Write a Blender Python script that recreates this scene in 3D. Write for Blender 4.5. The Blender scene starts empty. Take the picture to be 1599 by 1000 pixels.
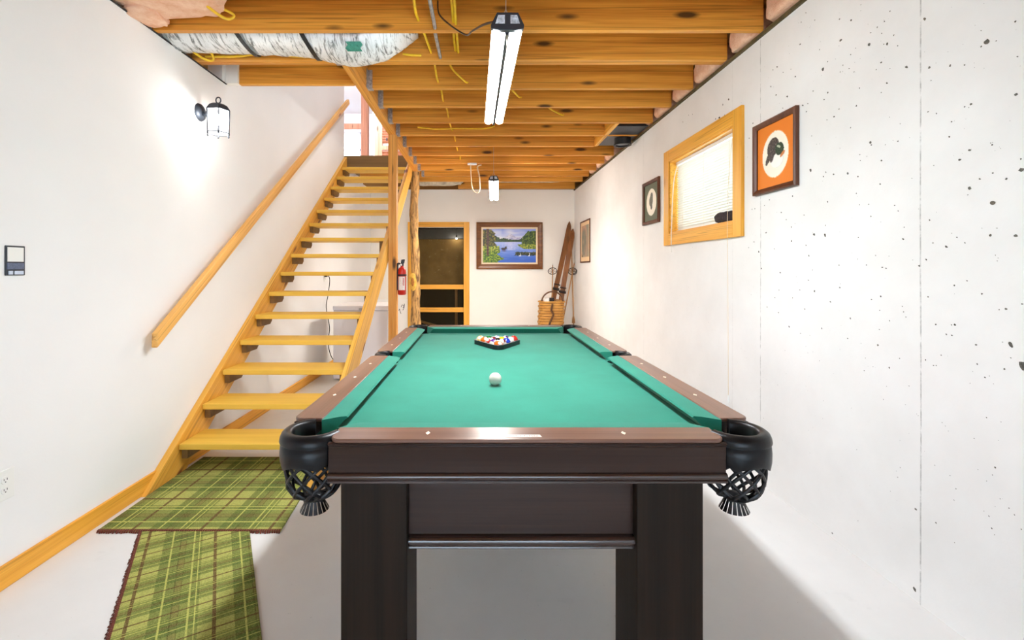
import bpy, bmesh, math, random
from mathutils import Vector, Matrix, noise

# ------------------------------------------------------------------ camera, world, exposure
scene = bpy.context.scene
COL = scene.collection
EYE = 1.27
cam_data = bpy.data.cameras.new('camera')
cam_data.sensor_width = 36.0
cam_data.lens = 36.0 * 712.0 / 1599.0
cam_data.shift_x = (799.5 - 748.0) / 1599.0
cam_data.shift_y = -(500.0 - 420.0) / 1599.0
cam_data.clip_start = 0.02
cam = bpy.data.objects.new('camera', cam_data)
cam.location = (0, 0, EYE)
cam.rotation_euler = (math.pi / 2, 0, 0)
COL.objects.link(cam)
scene.camera = cam

world = bpy.data.worlds.new('world')
scene.world = world
world.use_nodes = True
bg = world.node_tree.nodes['Background']
bg.inputs['Color'].default_value = (0.72, 0.86, 1.0, 1)
bg.inputs['Strength'].default_value = 4.6

vs = scene.view_settings
vs.view_transform = 'Standard'
vs.look = 'None'
vs.gamma = 1.0
vs.use_curve_mapping = False
vs.exposure = 0.89
scene.cycles.use_denoising = True
scene.cycles.max_bounces = 10
scene.cycles.diffuse_bounces = 6
scene.cycles.transparent_max_bounces = 12

LED = 102.0        # emission of the shop light tubes
random.seed(7)
R = math.radians

# ------------------------------------------------------------------ materials
MATS = {}
def lin(c):
    return tuple(((v / 255.0) / 12.92 if v / 255.0 <= 0.04045 else ((v / 255.0 + 0.055) / 1.055) ** 2.4) for v in c) + (1.0,)

def new_mat(name):
    m = bpy.data.materials.new(name)
    m.use_nodes = True
    nt = m.node_tree
    for n in list(nt.nodes):
        nt.nodes.remove(n)
    out = nt.nodes.new('ShaderNodeOutputMaterial')
    b = nt.nodes.new('ShaderNodeBsdfPrincipled')
    nt.links.new(b.outputs[0], out.inputs[0])
    MATS[name] = m
    return m, nt, b, out

def N(nt, t, **kw):
    n = nt.nodes.new(t)
    for k, v in kw.items():
        setattr(n, k, v)
    return n

def setin(nt, sock, v):
    if isinstance(v, bpy.types.NodeSocket):
        nt.links.new(v, sock)
    else:
        sock.default_value = v

def math_n(nt, op, a, b=None, c=None, clamp=False):
    n = N(nt, 'ShaderNodeMath', operation=op, use_clamp=clamp)
    setin(nt, n.inputs[0], a)
    if b is not None: setin(nt, n.inputs[1], b)
    if c is not None: setin(nt, n.inputs[2], c)
    return n.outputs[0]

def mix_c(nt, f, a, b, mode='MIX'):
    n = N(nt, 'ShaderNodeMix', data_type='RGBA', blend_type=mode)
    setin(nt, n.inputs[0], f); setin(nt, n.inputs[6], a); setin(nt, n.inputs[7], b)
    return n.outputs[2]

def ramp(nt, f, p0, p1, c0=(0, 0, 0, 1), c1=(1, 1, 1, 1)):
    n = N(nt, 'ShaderNodeValToRGB')
    n.color_ramp.elements[0].position = p0; n.color_ramp.elements[1].position = p1
    n.color_ramp.elements[0].color = c0; n.color_ramp.elements[1].color = c1
    setin(nt, n.inputs[0], f)
    return n.outputs[0]

def obj_coord(nt, rnd=True, rot=None):
    tc = N(nt, 'ShaderNodeTexCoord')
    v = tc.outputs['Object']
    if rot is not None:
        mp = N(nt, 'ShaderNodeMapping'); mp.inputs['Rotation'].default_value = rot
        nt.links.new(v, mp.inputs[0]); v = mp.outputs[0]
    if rnd:
        oi = N(nt, 'ShaderNodeObjectInfo')
        vm = N(nt, 'ShaderNodeVectorMath', operation='MULTIPLY_ADD')
        cb = N(nt, 'ShaderNodeCombineXYZ')
        for i in range(3): nt.links.new(oi.outputs['Random'], cb.inputs[i])
        nt.links.new(cb.outputs[0], vm.inputs[0])
        vm.inputs[1].default_value = (37.0, 53.0, 71.0)
        nt.links.new(v, vm.inputs[2]); v = vm.outputs[0]
    return v

def scale_v(nt, v, s):
    vm = N(nt, 'ShaderNodeVectorMath', operation='MULTIPLY')
    nt.links.new(v, vm.inputs[0]); vm.inputs[1].default_value = s
    return vm.outputs[0]

def noise_n(nt, v, scale, detail=3.0, rough=0.55, dist=0.0):
    n = N(nt, 'ShaderNodeTexNoise')
    nt.links.new(v, n.inputs['Vector'])
    n.inputs['Scale'].default_value = scale; n.inputs['Detail'].default_value = detail
    n.inputs['Roughness'].default_value = rough; n.inputs['Distortion'].default_value = dist
    return n.outputs['Fac']

def bump(nt, b, h, strength=0.3, dist=0.005):
    n = N(nt, 'ShaderNodeBump')
    n.inputs['Strength'].default_value = strength; n.inputs['Distance'].default_value = dist
    nt.links.new(h, n.inputs['Height']); nt.links.new(n.outputs[0], b.inputs['Normal'])

def wood(name, dark, light, axis='x', rough=0.5, knots=True, rot=None, stretch=1.0, spec=0.4, knot=None):
    m, nt, b, out = new_mat(name)
    v = obj_coord(nt, True, rot)
    def sc(al, ac):
        s = [ac, ac, ac]; s['xyz'.index(axis)] = al
        return tuple(s)
    g1 = noise_n(nt, scale_v(nt, v, sc(0.8 * stretch, 22)), 1.0, 3, 0.5, 0.6)
    g2 = noise_n(nt, scale_v(nt, v, sc(2.5 * stretch, 130)), 1.0, 2, 0.6)
    f = math_n(nt, 'ADD', math_n(nt, 'MULTIPLY', g1, 0.65), math_n(nt, 'MULTIPLY', g2, 0.35))
    c = ramp(nt, f, 0.36, 0.62, lin(dark), lin(light))
    if knots:
        g3 = noise_n(nt, scale_v(nt, v, sc(0.55 * stretch, 48)), 1.0, 3, 0.55, 1.6)
        c = mix_c(nt, math_n(nt, 'MULTIPLY', ramp(nt, g3, 0.56, 0.64), 0.55), c, lin(tuple(int(q * 0.72) for q in dark)))
    if knots:
        vo = N(nt, 'ShaderNodeTexVoronoi')
        nt.links.new(scale_v(nt, v, sc(2.0, 7.0)), vo.inputs['Vector'])
        vo.inputs['Scale'].default_value = 1.0
        kc = lin(knot) if knot else lin(tuple(int(q * 0.42) for q in dark))
        d = math_n(nt, 'ADD', vo.outputs['Distance'], math_n(nt, 'MULTIPLY', math_n(nt, 'SUBTRACT', g1, 0.5), 0.10))
        kf = ramp(nt, d, 0.08, 0.17, (1, 1, 1, 1), (0, 0, 0, 1))
        c = mix_c(nt, kf, c, kc)
    nt.links.new(c, b.inputs['Base Color'])
    b.inputs['Roughness'].default_value = rough
    b.inputs['Specular IOR Level'].default_value = spec
    bump(nt, b, g2, 0.12, 0.002)
    return m

def plain(name, c, rough=0.5, metal=0.0, spec=0.5, var=0.0, scale=20.0, bmp=0.0, trans=0.0):
    m, nt, b, out = new_mat(name)
    b.inputs['Roughness'].default_value = rough
    b.inputs['Metallic'].default_value = metal
    b.inputs['Specular IOR Level'].default_value = spec
    v = obj_coord(nt, True)
    n = noise_n(nt, v, scale, 3, 0.6)
    lo = tuple(max(0, q * (1 - var)) for q in c); hi = tuple(min(255, q * (1 + var * 0.6)) for q in c)
    nt.links.new(ramp(nt, n, 0.3, 0.7, lin(lo), lin(hi)), b.inputs['Base Color'])
    if bmp: bump(nt, b, n, bmp, 0.004)
    return m

def emit(name, c, s):
    m, nt, b, out = new_mat(name)
    nt.nodes.remove(b)
    e = N(nt, 'ShaderNodeEmission')
    e.inputs[0].default_value = c; e.inputs[1].default_value = s
    nt.links.new(e.outputs[0], out.inputs[0])
    return m

def vcol(name, rough=0.6, spec=0.4):
    m, nt, b, out = new_mat(name)
    a = N(nt, 'ShaderNodeAttribute', attribute_name='Col')
    nt.links.new(a.outputs['Color'], b.inputs['Base Color'])
    b.inputs['Roughness'].default_value = rough
    b.inputs['Specular IOR Level'].default_value = spec
    return m

# plaster / painted wall
def wall_mat(name, c, bs=0.12, scale=60):
    m, nt, b, out = new_mat(name)
    v = obj_coord(nt, False)
    n = noise_n(nt, v, scale, 4, 0.6)
    n2 = noise_n(nt, v, 1.3, 3, 0.5)
    nt.links.new(ramp(nt, n2, 0.3, 0.7, lin(tuple(q * 0.975 for q in c)), lin(c)), b.inputs['Base Color'])
    b.inputs['Roughness'].default_value = 0.75
    b.inputs['Specular IOR Level'].default_value = 0.25
    bump(nt, b, n, bs, 0.004)
    return m
wall_mat('plaster', (240, 239, 237))
wall_mat('plaster_back', (246, 242, 234))
wall_mat('upstairs_paint', (240, 240, 243))

def concrete_wall():
    m, nt, b, out = new_mat('painted_concrete')
    v = obj_coord(nt, False)
    n = noise_n(nt, v, 1.6, 5, 0.6)
    c = ramp(nt, n, 0.3, 0.7, lin((229, 227, 224)), lin((241, 240, 238)))
    # faint formwork joints running up the wall
    sx = N(nt, 'ShaderNodeSeparateXYZ'); nt.links.new(v, sx.inputs[0])
    wob = math_n(nt, 'MULTIPLY', math_n(nt, 'SUBTRACT', noise_n(nt, v, 2.0, 2), 0.5), 0.012)
    y = math_n(nt, 'ADD', sx.outputs['Y'], wob)
    grit = noise_n(nt, v, 26, 3, 0.7)
    tot = None
    for yy, w, a in ((1.722, 0.0030, 0.5), (2.70, 0.004, 0.35), (4.62, 0.006, 0.2), (3.0, 0.003, 0.15)):
        d = math_n(nt, 'ABSOLUTE', math_n(nt, 'SUBTRACT', y, yy))
        k = math_n(nt, 'MULTIPLY', math_n(nt, 'LESS_THAN', d, w), a)
        tot = k if tot is None else math_n(nt, 'MAXIMUM', tot, k)
    tot = math_n(nt, 'MULTIPLY', tot, ramp(nt, grit, 0.35, 0.6))
    c = mix_c(nt, tot, c, lin((120, 118, 112)))
    # small bug holes too fine to build
    vo = N(nt, 'ShaderNodeTexVoronoi'); vo.inputs['Scale'].default_value = 30
    vo.inputs['Randomness'].default_value = 1.0
    nt.links.new(v, vo.inputs['Vector'])
    hole = math_n(nt, 'LESS_THAN', vo.outputs['Distance'], 0.05)
    patch = ramp(nt, noise_n(nt, v, 1.7, 3, 0.6), 0.48, 0.62)
    c = mix_c(nt, math_n(nt, 'MULTIPLY', math_n(nt, 'MULTIPLY', hole, patch), 0.75), c, lin((95, 92, 86)))
    nt.links.new(c, b.inputs['Base Color'])
    b.inputs['Roughness'].default_value = 0.6
    b.inputs['Specular IOR Level'].default_value = 0.3
    bump(nt, b, noise_n(nt, v, 14, 5, 0.65), 0.12, 0.01)
concrete_wall()

def floor_mat():
    m, nt, b, out = new_mat('concrete_floor')
    v = obj_coord(nt, False)
    n = noise_n(nt, v, 1.1, 5, 0.6)
    c = ramp(nt, n, 0.3, 0.7, lin((212, 211, 209)), lin((226, 225, 223)))
    sp = ramp(nt, noise_n(nt, v, 55, 3, 0.7), 0.68, 0.74)
    c = mix_c(nt, math_n(nt, 'MULTIPLY', sp, 0.35), c, lin((120, 118, 115)))
    st = ramp(nt, noise_n(nt, v, 3.2, 5, 0.7), 0.62, 0.8)
    c = mix_c(nt, math_n(nt, 'MULTIPLY', st, 0.25), c, lin((150, 148, 145)))
    nt.links.new(c, b.inputs['Base Color'])
    b.inputs['Roughness'].default_value = 0.42
    bump(nt, b, noise_n(nt, v, 40, 4), 0.05, 0.003)
floor_mat()

# woods
JD, JL = (200, 126, 40), (234, 164, 64)
wood('joist_pine', JD, JL, 'x', 0.5)
wood('joist_pine_y', (204, 134, 48), (236, 170, 76), 'y', 0.5)
wood('post_pine', (206, 134, 52), (232, 168, 84), 'z', 0.5)
wood('trim_pine_y', (226, 156, 46), (244, 182, 72), 'y', 0.45, knot=(150, 80, 30))
wood('trim_pine_z', (226, 156, 46), (244, 182, 72), 'z', 0.45, knot=(150, 80, 30))
wood('trim_pine_x', (226, 156, 46), (244, 182, 72), 'x', 0.45, knot=(150, 80, 30))
SLOPE = math.atan2(0.1754, 0.239)
wood('stringer_pine', (216, 154, 54), (236, 180, 78), 'y', 0.45, rot=(-SLOPE, 0, 0), knot=(130, 70, 30))
wood('rail_pine', (220, 158, 76), (240, 184, 100), 'y', 0.45, rot=(-SLOPE, 0, 0), knot=(150, 90, 40))
wood('tread_paint', (222, 176, 64), (234, 190, 76), 'x', 0.5, knots=False)
wood('dark_walnut', (44, 29, 24), (58, 40, 33), 'x', 0.32, knots=False, spec=0.35)
wood('dark_walnut_y', (44, 29, 24), (58, 40, 33), 'y', 0.32, knots=False, spec=0.35)
wood('dark_walnut_z', (30, 22, 16), (42, 31, 23), 'z', 0.5, knots=False, spec=0.15)
wood('rail_walnut', (100, 70, 57), (124, 90, 74), 'x', 0.28, knots=False, spec=0.5)
wood('rail_walnut_y', (100, 70, 57), (124, 90, 74), 'y', 0.28, knots=False, spec=0.5)
wood('frame_wood', (72, 38, 22), (104, 58, 34), 'z', 0.4, knots=False)
wood('frame_gold_wood', (92, 52, 20), (134, 82, 36), 'x', 0.35, knots=False)
wood('ski_wood', (104, 60, 26), (140, 88, 44), 'z', 0.45, knots=False)
wood('pole_wood', (150, 104, 56), (184, 134, 80), 'z', 0.5, knots=False)
wood('basket_splint', (176, 118, 48), (206, 150, 72), 'x', 0.6, knots=False, stretch=4)
wood('upstairs_pine', (206, 140, 110), (226, 166, 134), 'z', 0.5)
wood('riser_brown', (112, 84, 46), (132, 100, 56), 'x', 0.6, knots=False)
wood('subfloor', (140, 96, 44), (170, 122, 66), 'x', 0.7, knots=False)
wood('crawl_lumber', (170, 120, 60), (196, 148, 84), 'z', 0.6)
wood('walnut_gloss', (48, 33, 29), (62, 45, 40), 'x', 0.18, knots=False, spec=0.9)
def bark():
    m, nt, b, out = new_mat('bark')
    v = obj_coord(nt, False)
    g = noise_n(nt, scale_v(nt, v, (26, 26, 5)), 1.0, 4, 0.65, 0.8)
    c = ramp(nt, g, 0.38, 0.58, lin((84, 56, 28)), lin((214, 164, 96)))
    nt.links.new(c, b.inputs['Base Color']); b.inputs['Roughness'].default_value = 0.7
    bump(nt, b, g, 0.6, 0.01)
bark()

def felt(name, c):
    m, nt, b, out = new_mat(name)
    v = obj_coord(nt, False)
    n = noise_n(nt, v, 260, 3, 0.7); n2 = noise_n(nt, v, 5, 4, 0.6)
    f = math_n(nt, 'ADD', math_n(nt, 'MULTIPLY', n, 0.5), math_n(nt, 'MULTIPLY', n2, 0.5))
    nt.links.new(ramp(nt, f, 0.35, 0.65, lin(tuple(q * 0.93 for q in c)), lin(tuple(min(255, q * 1.05) for q in c))), b.inputs['Base Color'])
    b.inputs['Roughness'].default_value = 0.95; b.inputs['Specular IOR Level'].default_value = 0.1
    b.inputs['Sheen Weight'].default_value = 0.15
felt('felt', (43, 129, 109))
plain('leather', (17, 16, 18), 0.34, 0, 0.30, 0.15, 60, 0.08)
plain('net_leather', (20, 20, 24), 0.4, 0, 0.5, 0.1, 80)
plain('pocket_dark', (12, 11, 11), 0.8)
plain('sight_pearl', (240, 232, 214), 0.35)
plain('decal', (226, 206, 196), 0.4, var=0.1, scale=160)
plain('decal_ink', (190, 150, 140), 0.5)
plain('rack_plastic', (20, 20, 22), 0.4)
plain('fixture_black', (38, 40, 46), 0.45)
plain('fixture_grey', (110, 112, 118), 0.4)
plain('sticker', (196, 200, 206), 0.5, var=0.25, scale=90)
plain('steel', (165, 165, 168), 0.4, 0.8, var=0.2, scale=40)
plain('galvanised', (170, 160, 156), 0.5, 0.1, var=0.25, scale=50)
plain('wire_steel', (190, 185, 170), 0.4, 0.6)
plain('iron', (60, 66, 76), 0.45, 0.4)
plain('yellow_cable', (240, 190, 30), 0.5, var=0.08)
plain('black_cable', (34, 30, 28), 0.5)
plain('brown_cable', (70, 50, 36), 0.5)
plain('white_plastic', (236, 235, 230), 0.4)
plain('cream_cord', (226, 206, 170), 0.5)
plain('black_plastic', (22, 22, 24), 0.5)
plain('blue_grey_plastic', (92, 102, 128), 0.4, var=0.15, scale=120)
plain('pale_plastic', (204, 214, 230), 0.4)
plain('pit_dark', (100, 96, 88), 0.9, var=0.35, scale=60)
plain('sill_plate', (92, 76, 42), 0.8, var=0.2)
plain('sill_gap', (52, 48, 46), 0.9)
plain('freezer_white', (232, 231, 236), 0.35)
plain('gasket', (176, 174, 178), 0.6)
plain('ext_red', (196, 34, 22), 0.3)
plain('ext_label', (236, 224, 218), 0.5, var=0.06, scale=60)
plain('paper', (244, 243, 240), 0.7)
plain('ink', (60, 60, 64), 0.8)
plain('wood_cut', (226, 176, 70), 0.6, var=0.15, scale=40)
plain('wood_heart', (176, 112, 44), 0.6, var=0.2, scale=40)
plain('binding_metal', (46, 40, 38), 0.5, 0.3)
plain('strap_leather', (92, 56, 26), 0.6, var=0.2)
plain('rug_fringe', (104, 48, 34), 0.95, var=0.3, scale=150, bmp=0.5)
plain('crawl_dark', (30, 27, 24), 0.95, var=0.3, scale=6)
plain('crawl_band', (120, 118, 112), 0.9, var=0.1)
plain('sash_white', (222, 224, 232), 0.5)
plain('mini_bright', (245, 245, 245), 0.5)
plain('dark_cloth', (54, 44, 44), 0.9, var=0.3, scale=60)
plain('teal_print', (64, 138, 118), 0.6, var=0.2, scale=60)
plain('back_insulation', (204, 192, 170), 0.8, var=0.25, scale=9, bmp=0.6)

def earth():
    m, nt, b, out = new_mat('crawl_brown')
    v = obj_coord(nt, False)
    n = noise_n(nt, v, 5, 4, 0.6)
    c = ramp(nt, n, 0.3, 0.7, lin((150, 114, 58)), lin((178, 140, 78)))
    s = ramp(nt, noise_n(nt, scale_v(nt, v, (1, 1, 1.5)), 16, 4, 0.75, 1.0), 0.61, 0.68)
    c = mix_c(nt, s, c, lin((220, 190, 130)))
    nt.links.new(c, b.inputs['Base Color']); b.inputs['Roughness'].default_value = 0.95
earth()

def pink_ins():
    m, nt, b, out = new_mat('pink_insulation')
    v = obj_coord(nt, True)
    n = noise_n(nt, v, 12, 5, 0.7); n2 = noise_n(nt, v, 120, 3, 0.7)
    nt.links.new(ramp(nt, n, 0.3, 0.7, lin((226, 166, 132)), lin((248, 210, 182))), b.inputs['Base Color'])
    b.inputs['Roughness'].default_value = 0.95; b.inputs['Specular IOR Level'].default_value = 0.1
    bump(nt, b, math_n(nt, 'ADD', n, n2), 0.5, 0.012)
pink_ins()

def foil():
    m, nt, b, out = new_mat('duct_foil')
    v = obj_coord(nt, False)
    w = noise_n(nt, scale_v(nt, v, (34, 6, 6)), 1.0, 4, 0.7, 1.2)
    c = ramp(nt, w, 0.36, 0.50, lin((104, 106, 104)), lin((236, 237, 238)))
    nt.links.new(c, b.inputs['Base Color'])
    b.inputs['Roughness'].default_value = 0.38; b.inputs['Metallic'].default_value = 0.25
    bump(nt, b, w, 0.6, 0.012)
foil()

def plaid(name, rot, px, py, flip=False):
    """woven tartan: bands and thin lines in both directions of the rug"""
    m, nt, b, out = new_mat(name)
    v = obj_coord(nt, False, (0, 0, rot))
    sx = N(nt, 'ShaderNodeSeparateXYZ'); nt.links.new(v, sx.inputs[0])
    def fr(s, p, off):
        return math_n(nt, 'FRACT', math_n(nt, 'ADD', math_n(nt, 'DIVIDE', s, p), off + 50.0))
    U = fr(sx.outputs['X'], px, 0.0); V = fr(sx.outputs['Y'], py, 0.0)
    def band(u, c, w):
        return math_n(nt, 'LESS_THAN', math_n(nt, 'ABSOLUTE', math_n(nt, 'SUBTRACT', u, c)), w)
    c = lin((192, 192, 104))
    for u in (U, V):
        c = mix_c(nt, math_n(nt, 'MULTIPLY', band(u, 0.30, 0.13), 0.62), c, lin((66, 98, 40)))
        c = mix_c(nt, math_n(nt, 'MULTIPLY', band(u, 0.62, 0.12), 0.55), c, lin((80, 106, 42)))
        c = mix_c(nt, math_n(nt, 'MULTIPLY', band(u, 0.46, 0.05), 0.6), c, lin((82, 62, 34)))
    for u in (U, V):
        for cc, w in ((0.30, 0.012), (0.62, 0.012), (0.70, 0.008)):
            c = mix_c(nt, math_n(nt, 'MULTIPLY', band(u, cc, w), 0.85), c, lin((214, 212, 112)))
        c = mix_c(nt, math_n(nt, 'MULTIPLY', band(u, 0.93, 0.022), 0.85), c, lin((96, 42, 34)))
    fib = noise_n(nt, v, 160, 3, 0.75)
    c = mix_c(nt, math_n(nt, 'MULTIPLY', ramp(nt, fib, 0.35, 0.65), 0.75), mix_c(nt, 0.5, c, lin((40, 44, 20))), c)
    n2 = noise_n(nt, v, 420, 2, 0.7)
    c = mix_c(nt, math_n(nt, 'MULTIPLY', ramp(nt, n2, 0.45, 0.6), 0.35), c, mix_c(nt, 0.5, c, lin((226, 226, 150))))
    nt.links.new(c, b.inputs['Base Color'])
    b.inputs['Roughness'].default_value = 1.0; b.inputs['Specular IOR Level'].default_value = 0.05
    bump(nt, b, fib, 0.6, 0.006)
plaid('plaid_mat_wool', 0.0, 0.33, 0.36)
RUN_A = math.atan2(0.364, 0.641)
plaid('plaid_runner_wool', -RUN_A, 0.27, 0.155)

def glass(name, tint=(1, 1, 1, 1), gloss=0.06):
    m, nt, b, out = new_mat(name)
    nt.nodes.remove(b)
    t = N(nt, 'ShaderNodeBsdfTransparent'); t.inputs[0].default_value = tint
    g = N(nt, 'ShaderNodeBsdfGlossy'); g.inputs['Roughness'].default_value = 0.03
    x = N(nt, 'ShaderNodeMixShader'); x.inputs[0].default_value = gloss
    nt.links.new(t.outputs[0], x.inputs[1]); nt.links.new(g.outputs[0], x.inputs[2])
    nt.links.new(x.outputs[0], out.inputs[0])
glass('window_glass', (0.95, 0.98, 1, 1))
def veil(name, c, opacity, translucent):
    m, nt, b, out = new_mat(name)
    nt.nodes.remove(b)
    d = N(nt, 'ShaderNodeBsdfDiffuse'); d.inputs[0].default_value = c
    s = N(nt, 'ShaderNodeBsdfTranslucent'); s.inputs[0].default_value = c
    t = N(nt, 'ShaderNodeBsdfTransparent')
    a = N(nt, 'ShaderNodeMixShader'); a.inputs[0].default_value = translucent
    nt.links.new(d.outputs[0], a.inputs[1]); nt.links.new(s.outputs[0], a.inputs[2])
    k = N(nt, 'ShaderNodeMixShader'); k.inputs[0].default_value = opacity
    nt.links.new(t.outputs[0], k.inputs[1]); nt.links.new(a.outputs[0], k.inputs[2])
    nt.links.new(k.outputs[0], out.inputs[0])
veil('blind_vinyl', lin((228, 224, 212)), 1.0, 0.07)
veil('frosted_glass', lin((226, 234, 246)), 0.45, 0.5)
veil('screen_mesh', lin((70, 62, 44)), 0.2, 0.1)
emit('led_tube', (0.90, 0.95, 1.0, 1), LED)
emit('bulb', (1.0, 0.95, 0.88, 1), 140.0)
emit('led_tube_bright', (1.0, 0.96, 0.90, 1), LED * 1.08)
emit('fill_dome', (0.88, 0.93, 1.0, 1), 95.0)  # glow of the added lamps upstairs, out of view
emit('fill_dome_bright', (0.96, 0.95, 1.0, 1), 300.0)
vcol('print_paper', 0.6); vcol('oil_paint', 0.45); vcol('ball_resin', 0.12, 0.5)

# ------------------------------------------------------------------ geometry helpers
class MB:
    def __init__(s):
        s.v = []; s.f = []; s.c = []          # verts, faces, optional per-face colour
    def add(s, vs, fs):
        o = len(s.v); s.v += [tuple(p) for p in vs]; s.f += [tuple(i + o for i in f) for f in fs]
        return s
    def box(s, x0, x1, y0, y1, z0, z1):
        x0, x1 = sorted((x0, x1)); y0, y1 = sorted((y0, y1)); z0, z1 = sorted((z0, z1))
        return s.add([(x0, y0, z0), (x1, y0, z0), (x1, y1, z0), (x0, y1, z0), (x0, y0, z1), (x1, y0, z1), (x1, y1, z1), (x0, y1, z1)],
                     [(3, 2, 1, 0), (4, 5, 6, 7), (0, 1, 5, 4), (1, 2, 6, 5), (2, 3, 7, 6), (3, 0, 4, 7)])
    def prism(s, poly, axis, a0, a1):
        """poly of 2D points in the plane of the other two axes (in xyz order), extruded along axis"""
        def p3(p, a):
            q = [p[0], p[1]]; q.insert('xyz'.index(axis), a); return tuple(q)
        n = len(poly)
        ar = sum(poly[i][0] * poly[(i + 1) % n][1] - poly[(i + 1) % n][0] * poly[i][1] for i in range(n))
        flip = (ar < 0) != (axis == 'y')
        if flip: poly = poly[::-1]
        vs = [p3(p, a0) for p in poly] + [p3(p, a1) for p in poly]
        fs = [tuple(range(n - 1, -1, -1)), tuple(range(n, 2 * n))] + [(i, (i + 1) % n, n + (i + 1) % n, n + i) for i in range(n)]
        return s.add(vs, fs)
    def grid(s, rows, close_u=False, close_v=False, cap=False):
        nr, nc = len(rows), len(rows[0])
        vs = [p for r in rows for p in r]; fs = []
        for i in range(nr if close_v else nr - 1):
            for j in range(nc if close_u else nc - 1):
                a = i * nc + j; b_ = i * nc + (j + 1) % nc
                c_ = ((i + 1) % nr) * nc + (j + 1) % nc; d = ((i + 1) % nr) * nc + j
                fs.append((a, b_, c_, d))
        if cap:
            fs.append(tuple(range(nc - 1, -1, -1))); fs.append(tuple((nr - 1) * nc + j for j in range(nc)))
        return s.add(vs, fs)
    def tube(s, pts, r, n=8, cap=True):
        pts = [Vector(p) for p in pts]; rows = []
        rr = r if isinstance(r, (list, tuple)) else [r] * len(pts)
        up = None
        for i, p in enumerate(pts):
            t = (pts[min(i + 1, len(pts) - 1)] - pts[max(i - 1, 0)])
            if t.length < 1e-9: t = Vector((0, 0, 1))
            t.normalize()
            if up is None:
                up = Vector((0, 0, 1)) if abs(t.z) < 0.9 else Vector((1, 0, 0))
            a = t.cross(up)
            if a.length < 1e-6: a = t.cross(Vector((0, 1, 0.3)))
            a.normalize(); b_ = a.cross(t).normalized(); up = b_
            rows.append([p + (a * math.cos(k * 2 * math.pi / n) + b_ * math.sin(k * 2 * math.pi / n)) * rr[i] for k in range(n)])
        return s.grid(rows, close_u=True, cap=cap)
    def lathe(s, prof, n=24, c=(0, 0, 0), axis='z', cap=True):
        rows = []
        for r, h in prof:
            row = []
            for k in range(n):
                a = 2 * math.pi * k / n; x, y = r * math.cos(a), r * math.sin(a)
                if axis == 'z': q = (x, y, h)
                elif axis == 'x': q = (h, x, y)
                else: q = (y, h, x)
                row.append((q[0] + c[0], q[1] + c[1], q[2] + c[2]))
            rows.append(row)
        return s.grid(rows, close_u=True, cap=cap)
    def sphere(s, r, c=(0, 0, 0), nu=20, nv=12, sc=(1, 1, 1)):
        rows = []
        for i in range(nv + 1):
            t = math.pi * (0.001 + 0.998 * i / nv) - math.pi / 2
            rows.append([(c[0] + sc[0] * r * math.cos(t) * math.cos(2 * math.pi * k / nu), c[1] + sc[1] * r * math.cos(t) * math.sin(2 * math.pi * k / nu), c[2] + sc[2] * r * math.sin(t)) for k in range(nu)])
        return s.grid(rows, close_u=True, cap=True)
    def build(s, name, mat, parent=None, loc=None, rot=None, smooth=None, bevel=0.0, seg=2, cols=None):
        me = bpy.data.meshes.new(name)
        me.from_pydata(s.v, [], s.f); me.update()
        bm = bmesh.new(); bm.from_mesh(me); bmesh.ops.recalc_face_normals(bm, faces=bm.faces); bm.to_mesh(me); bm.free()
        me.materials.append(MATS[mat])
        if smooth is not None:
            me.polygons.foreach_set('use_smooth', [True] * len(me.polygons))
            me.set_sharp_from_angle(angle=R(smooth))
        if cols is not None:
            at = me.color_attributes.new('Col', 'FLOAT_COLOR', 'POINT')
            flat = []
            for c in cols: flat += list(c)
            at.data.foreach_set('color', flat)
        o = bpy.data.objects.new(name, me); COL.objects.link(o)
        if loc is not None: o.location = loc
        if rot is not None: o.rotation_euler = rot
        if parent is not None: adopt(o, parent)
        if bevel:
            md = o.modifiers.new('edge', 'BEVEL'); md.width = bevel; md.segments = seg; md.limit_method = 'ANGLE'; md.angle_limit = R(40)
        return o

def wm(o):
    b_ = o.matrix_basis.copy()
    return (wm(o.parent) @ o.matrix_parent_inverse @ b_) if o.parent else b_
def adopt(o, parent):
    o.parent = parent; o.matrix_parent_inverse = wm(parent).inverted()
def tag(o, label=None, cat=None, group=None, kind=None):
    if label: o['label'] = label
    if cat: o['category'] = cat
    if group: o['group'] = group
    if kind: o['kind'] = kind
    return o
def thing(name, loc, label, cat, group=None):
    o = bpy.data.objects.new(name, None); o.empty_display_size = 0.05
    COL.objects.link(o); o.location = loc
    return tag(o, label, cat, group)
def struct(o, label=None, cat=None):
    return tag(o, label, cat, None, 'structure')
def box(name, mat, b, parent=None, bevel=0.0, **kw):
    return MB().box(*b).build(name, mat, parent, bevel=bevel, **kw)
def link_copy(o, parent, loc=None, rot=None):
    c = o.copy(); COL.objects.link(c)
    c.parent = parent
    if loc is not None: c.location = loc
    if rot is not None: c.rotation_euler = rot
    return c
def lump(c, size, amp, freq, nu=20, nv=14, seed=0.0, sq=0.7):
    """a squarish soft lump with a noisy surface"""
    rows = []
    for i in range(nv + 1):
        t = math.pi * (0.002 + 0.996 * i / nv) - math.pi / 2; row = []
        for k in range(nu):
            a = 2 * math.pi * k / nu
            d = Vector((math.cos(t) * math.cos(a), math.cos(t) * math.sin(a), math.sin(t)))
            q = Vector([math.copysign(abs(w) ** sq, w) for w in d])
            n_ = noise.noise(d * freq + Vector((seed, seed * 1.7, seed * 0.3))) + 0.5 * noise.noise(d * freq * 2.3 + Vector((seed, 3.1, seed)))
            f = 1.0 + amp * n_
            row.append((c[0] + q.x * size[0] * f, c[1] + q.y * size[1] * f, c[2] + q.z * size[2] * f))
        rows.append(row)
    return MB().grid(rows, close_u=True, cap=True)
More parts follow.
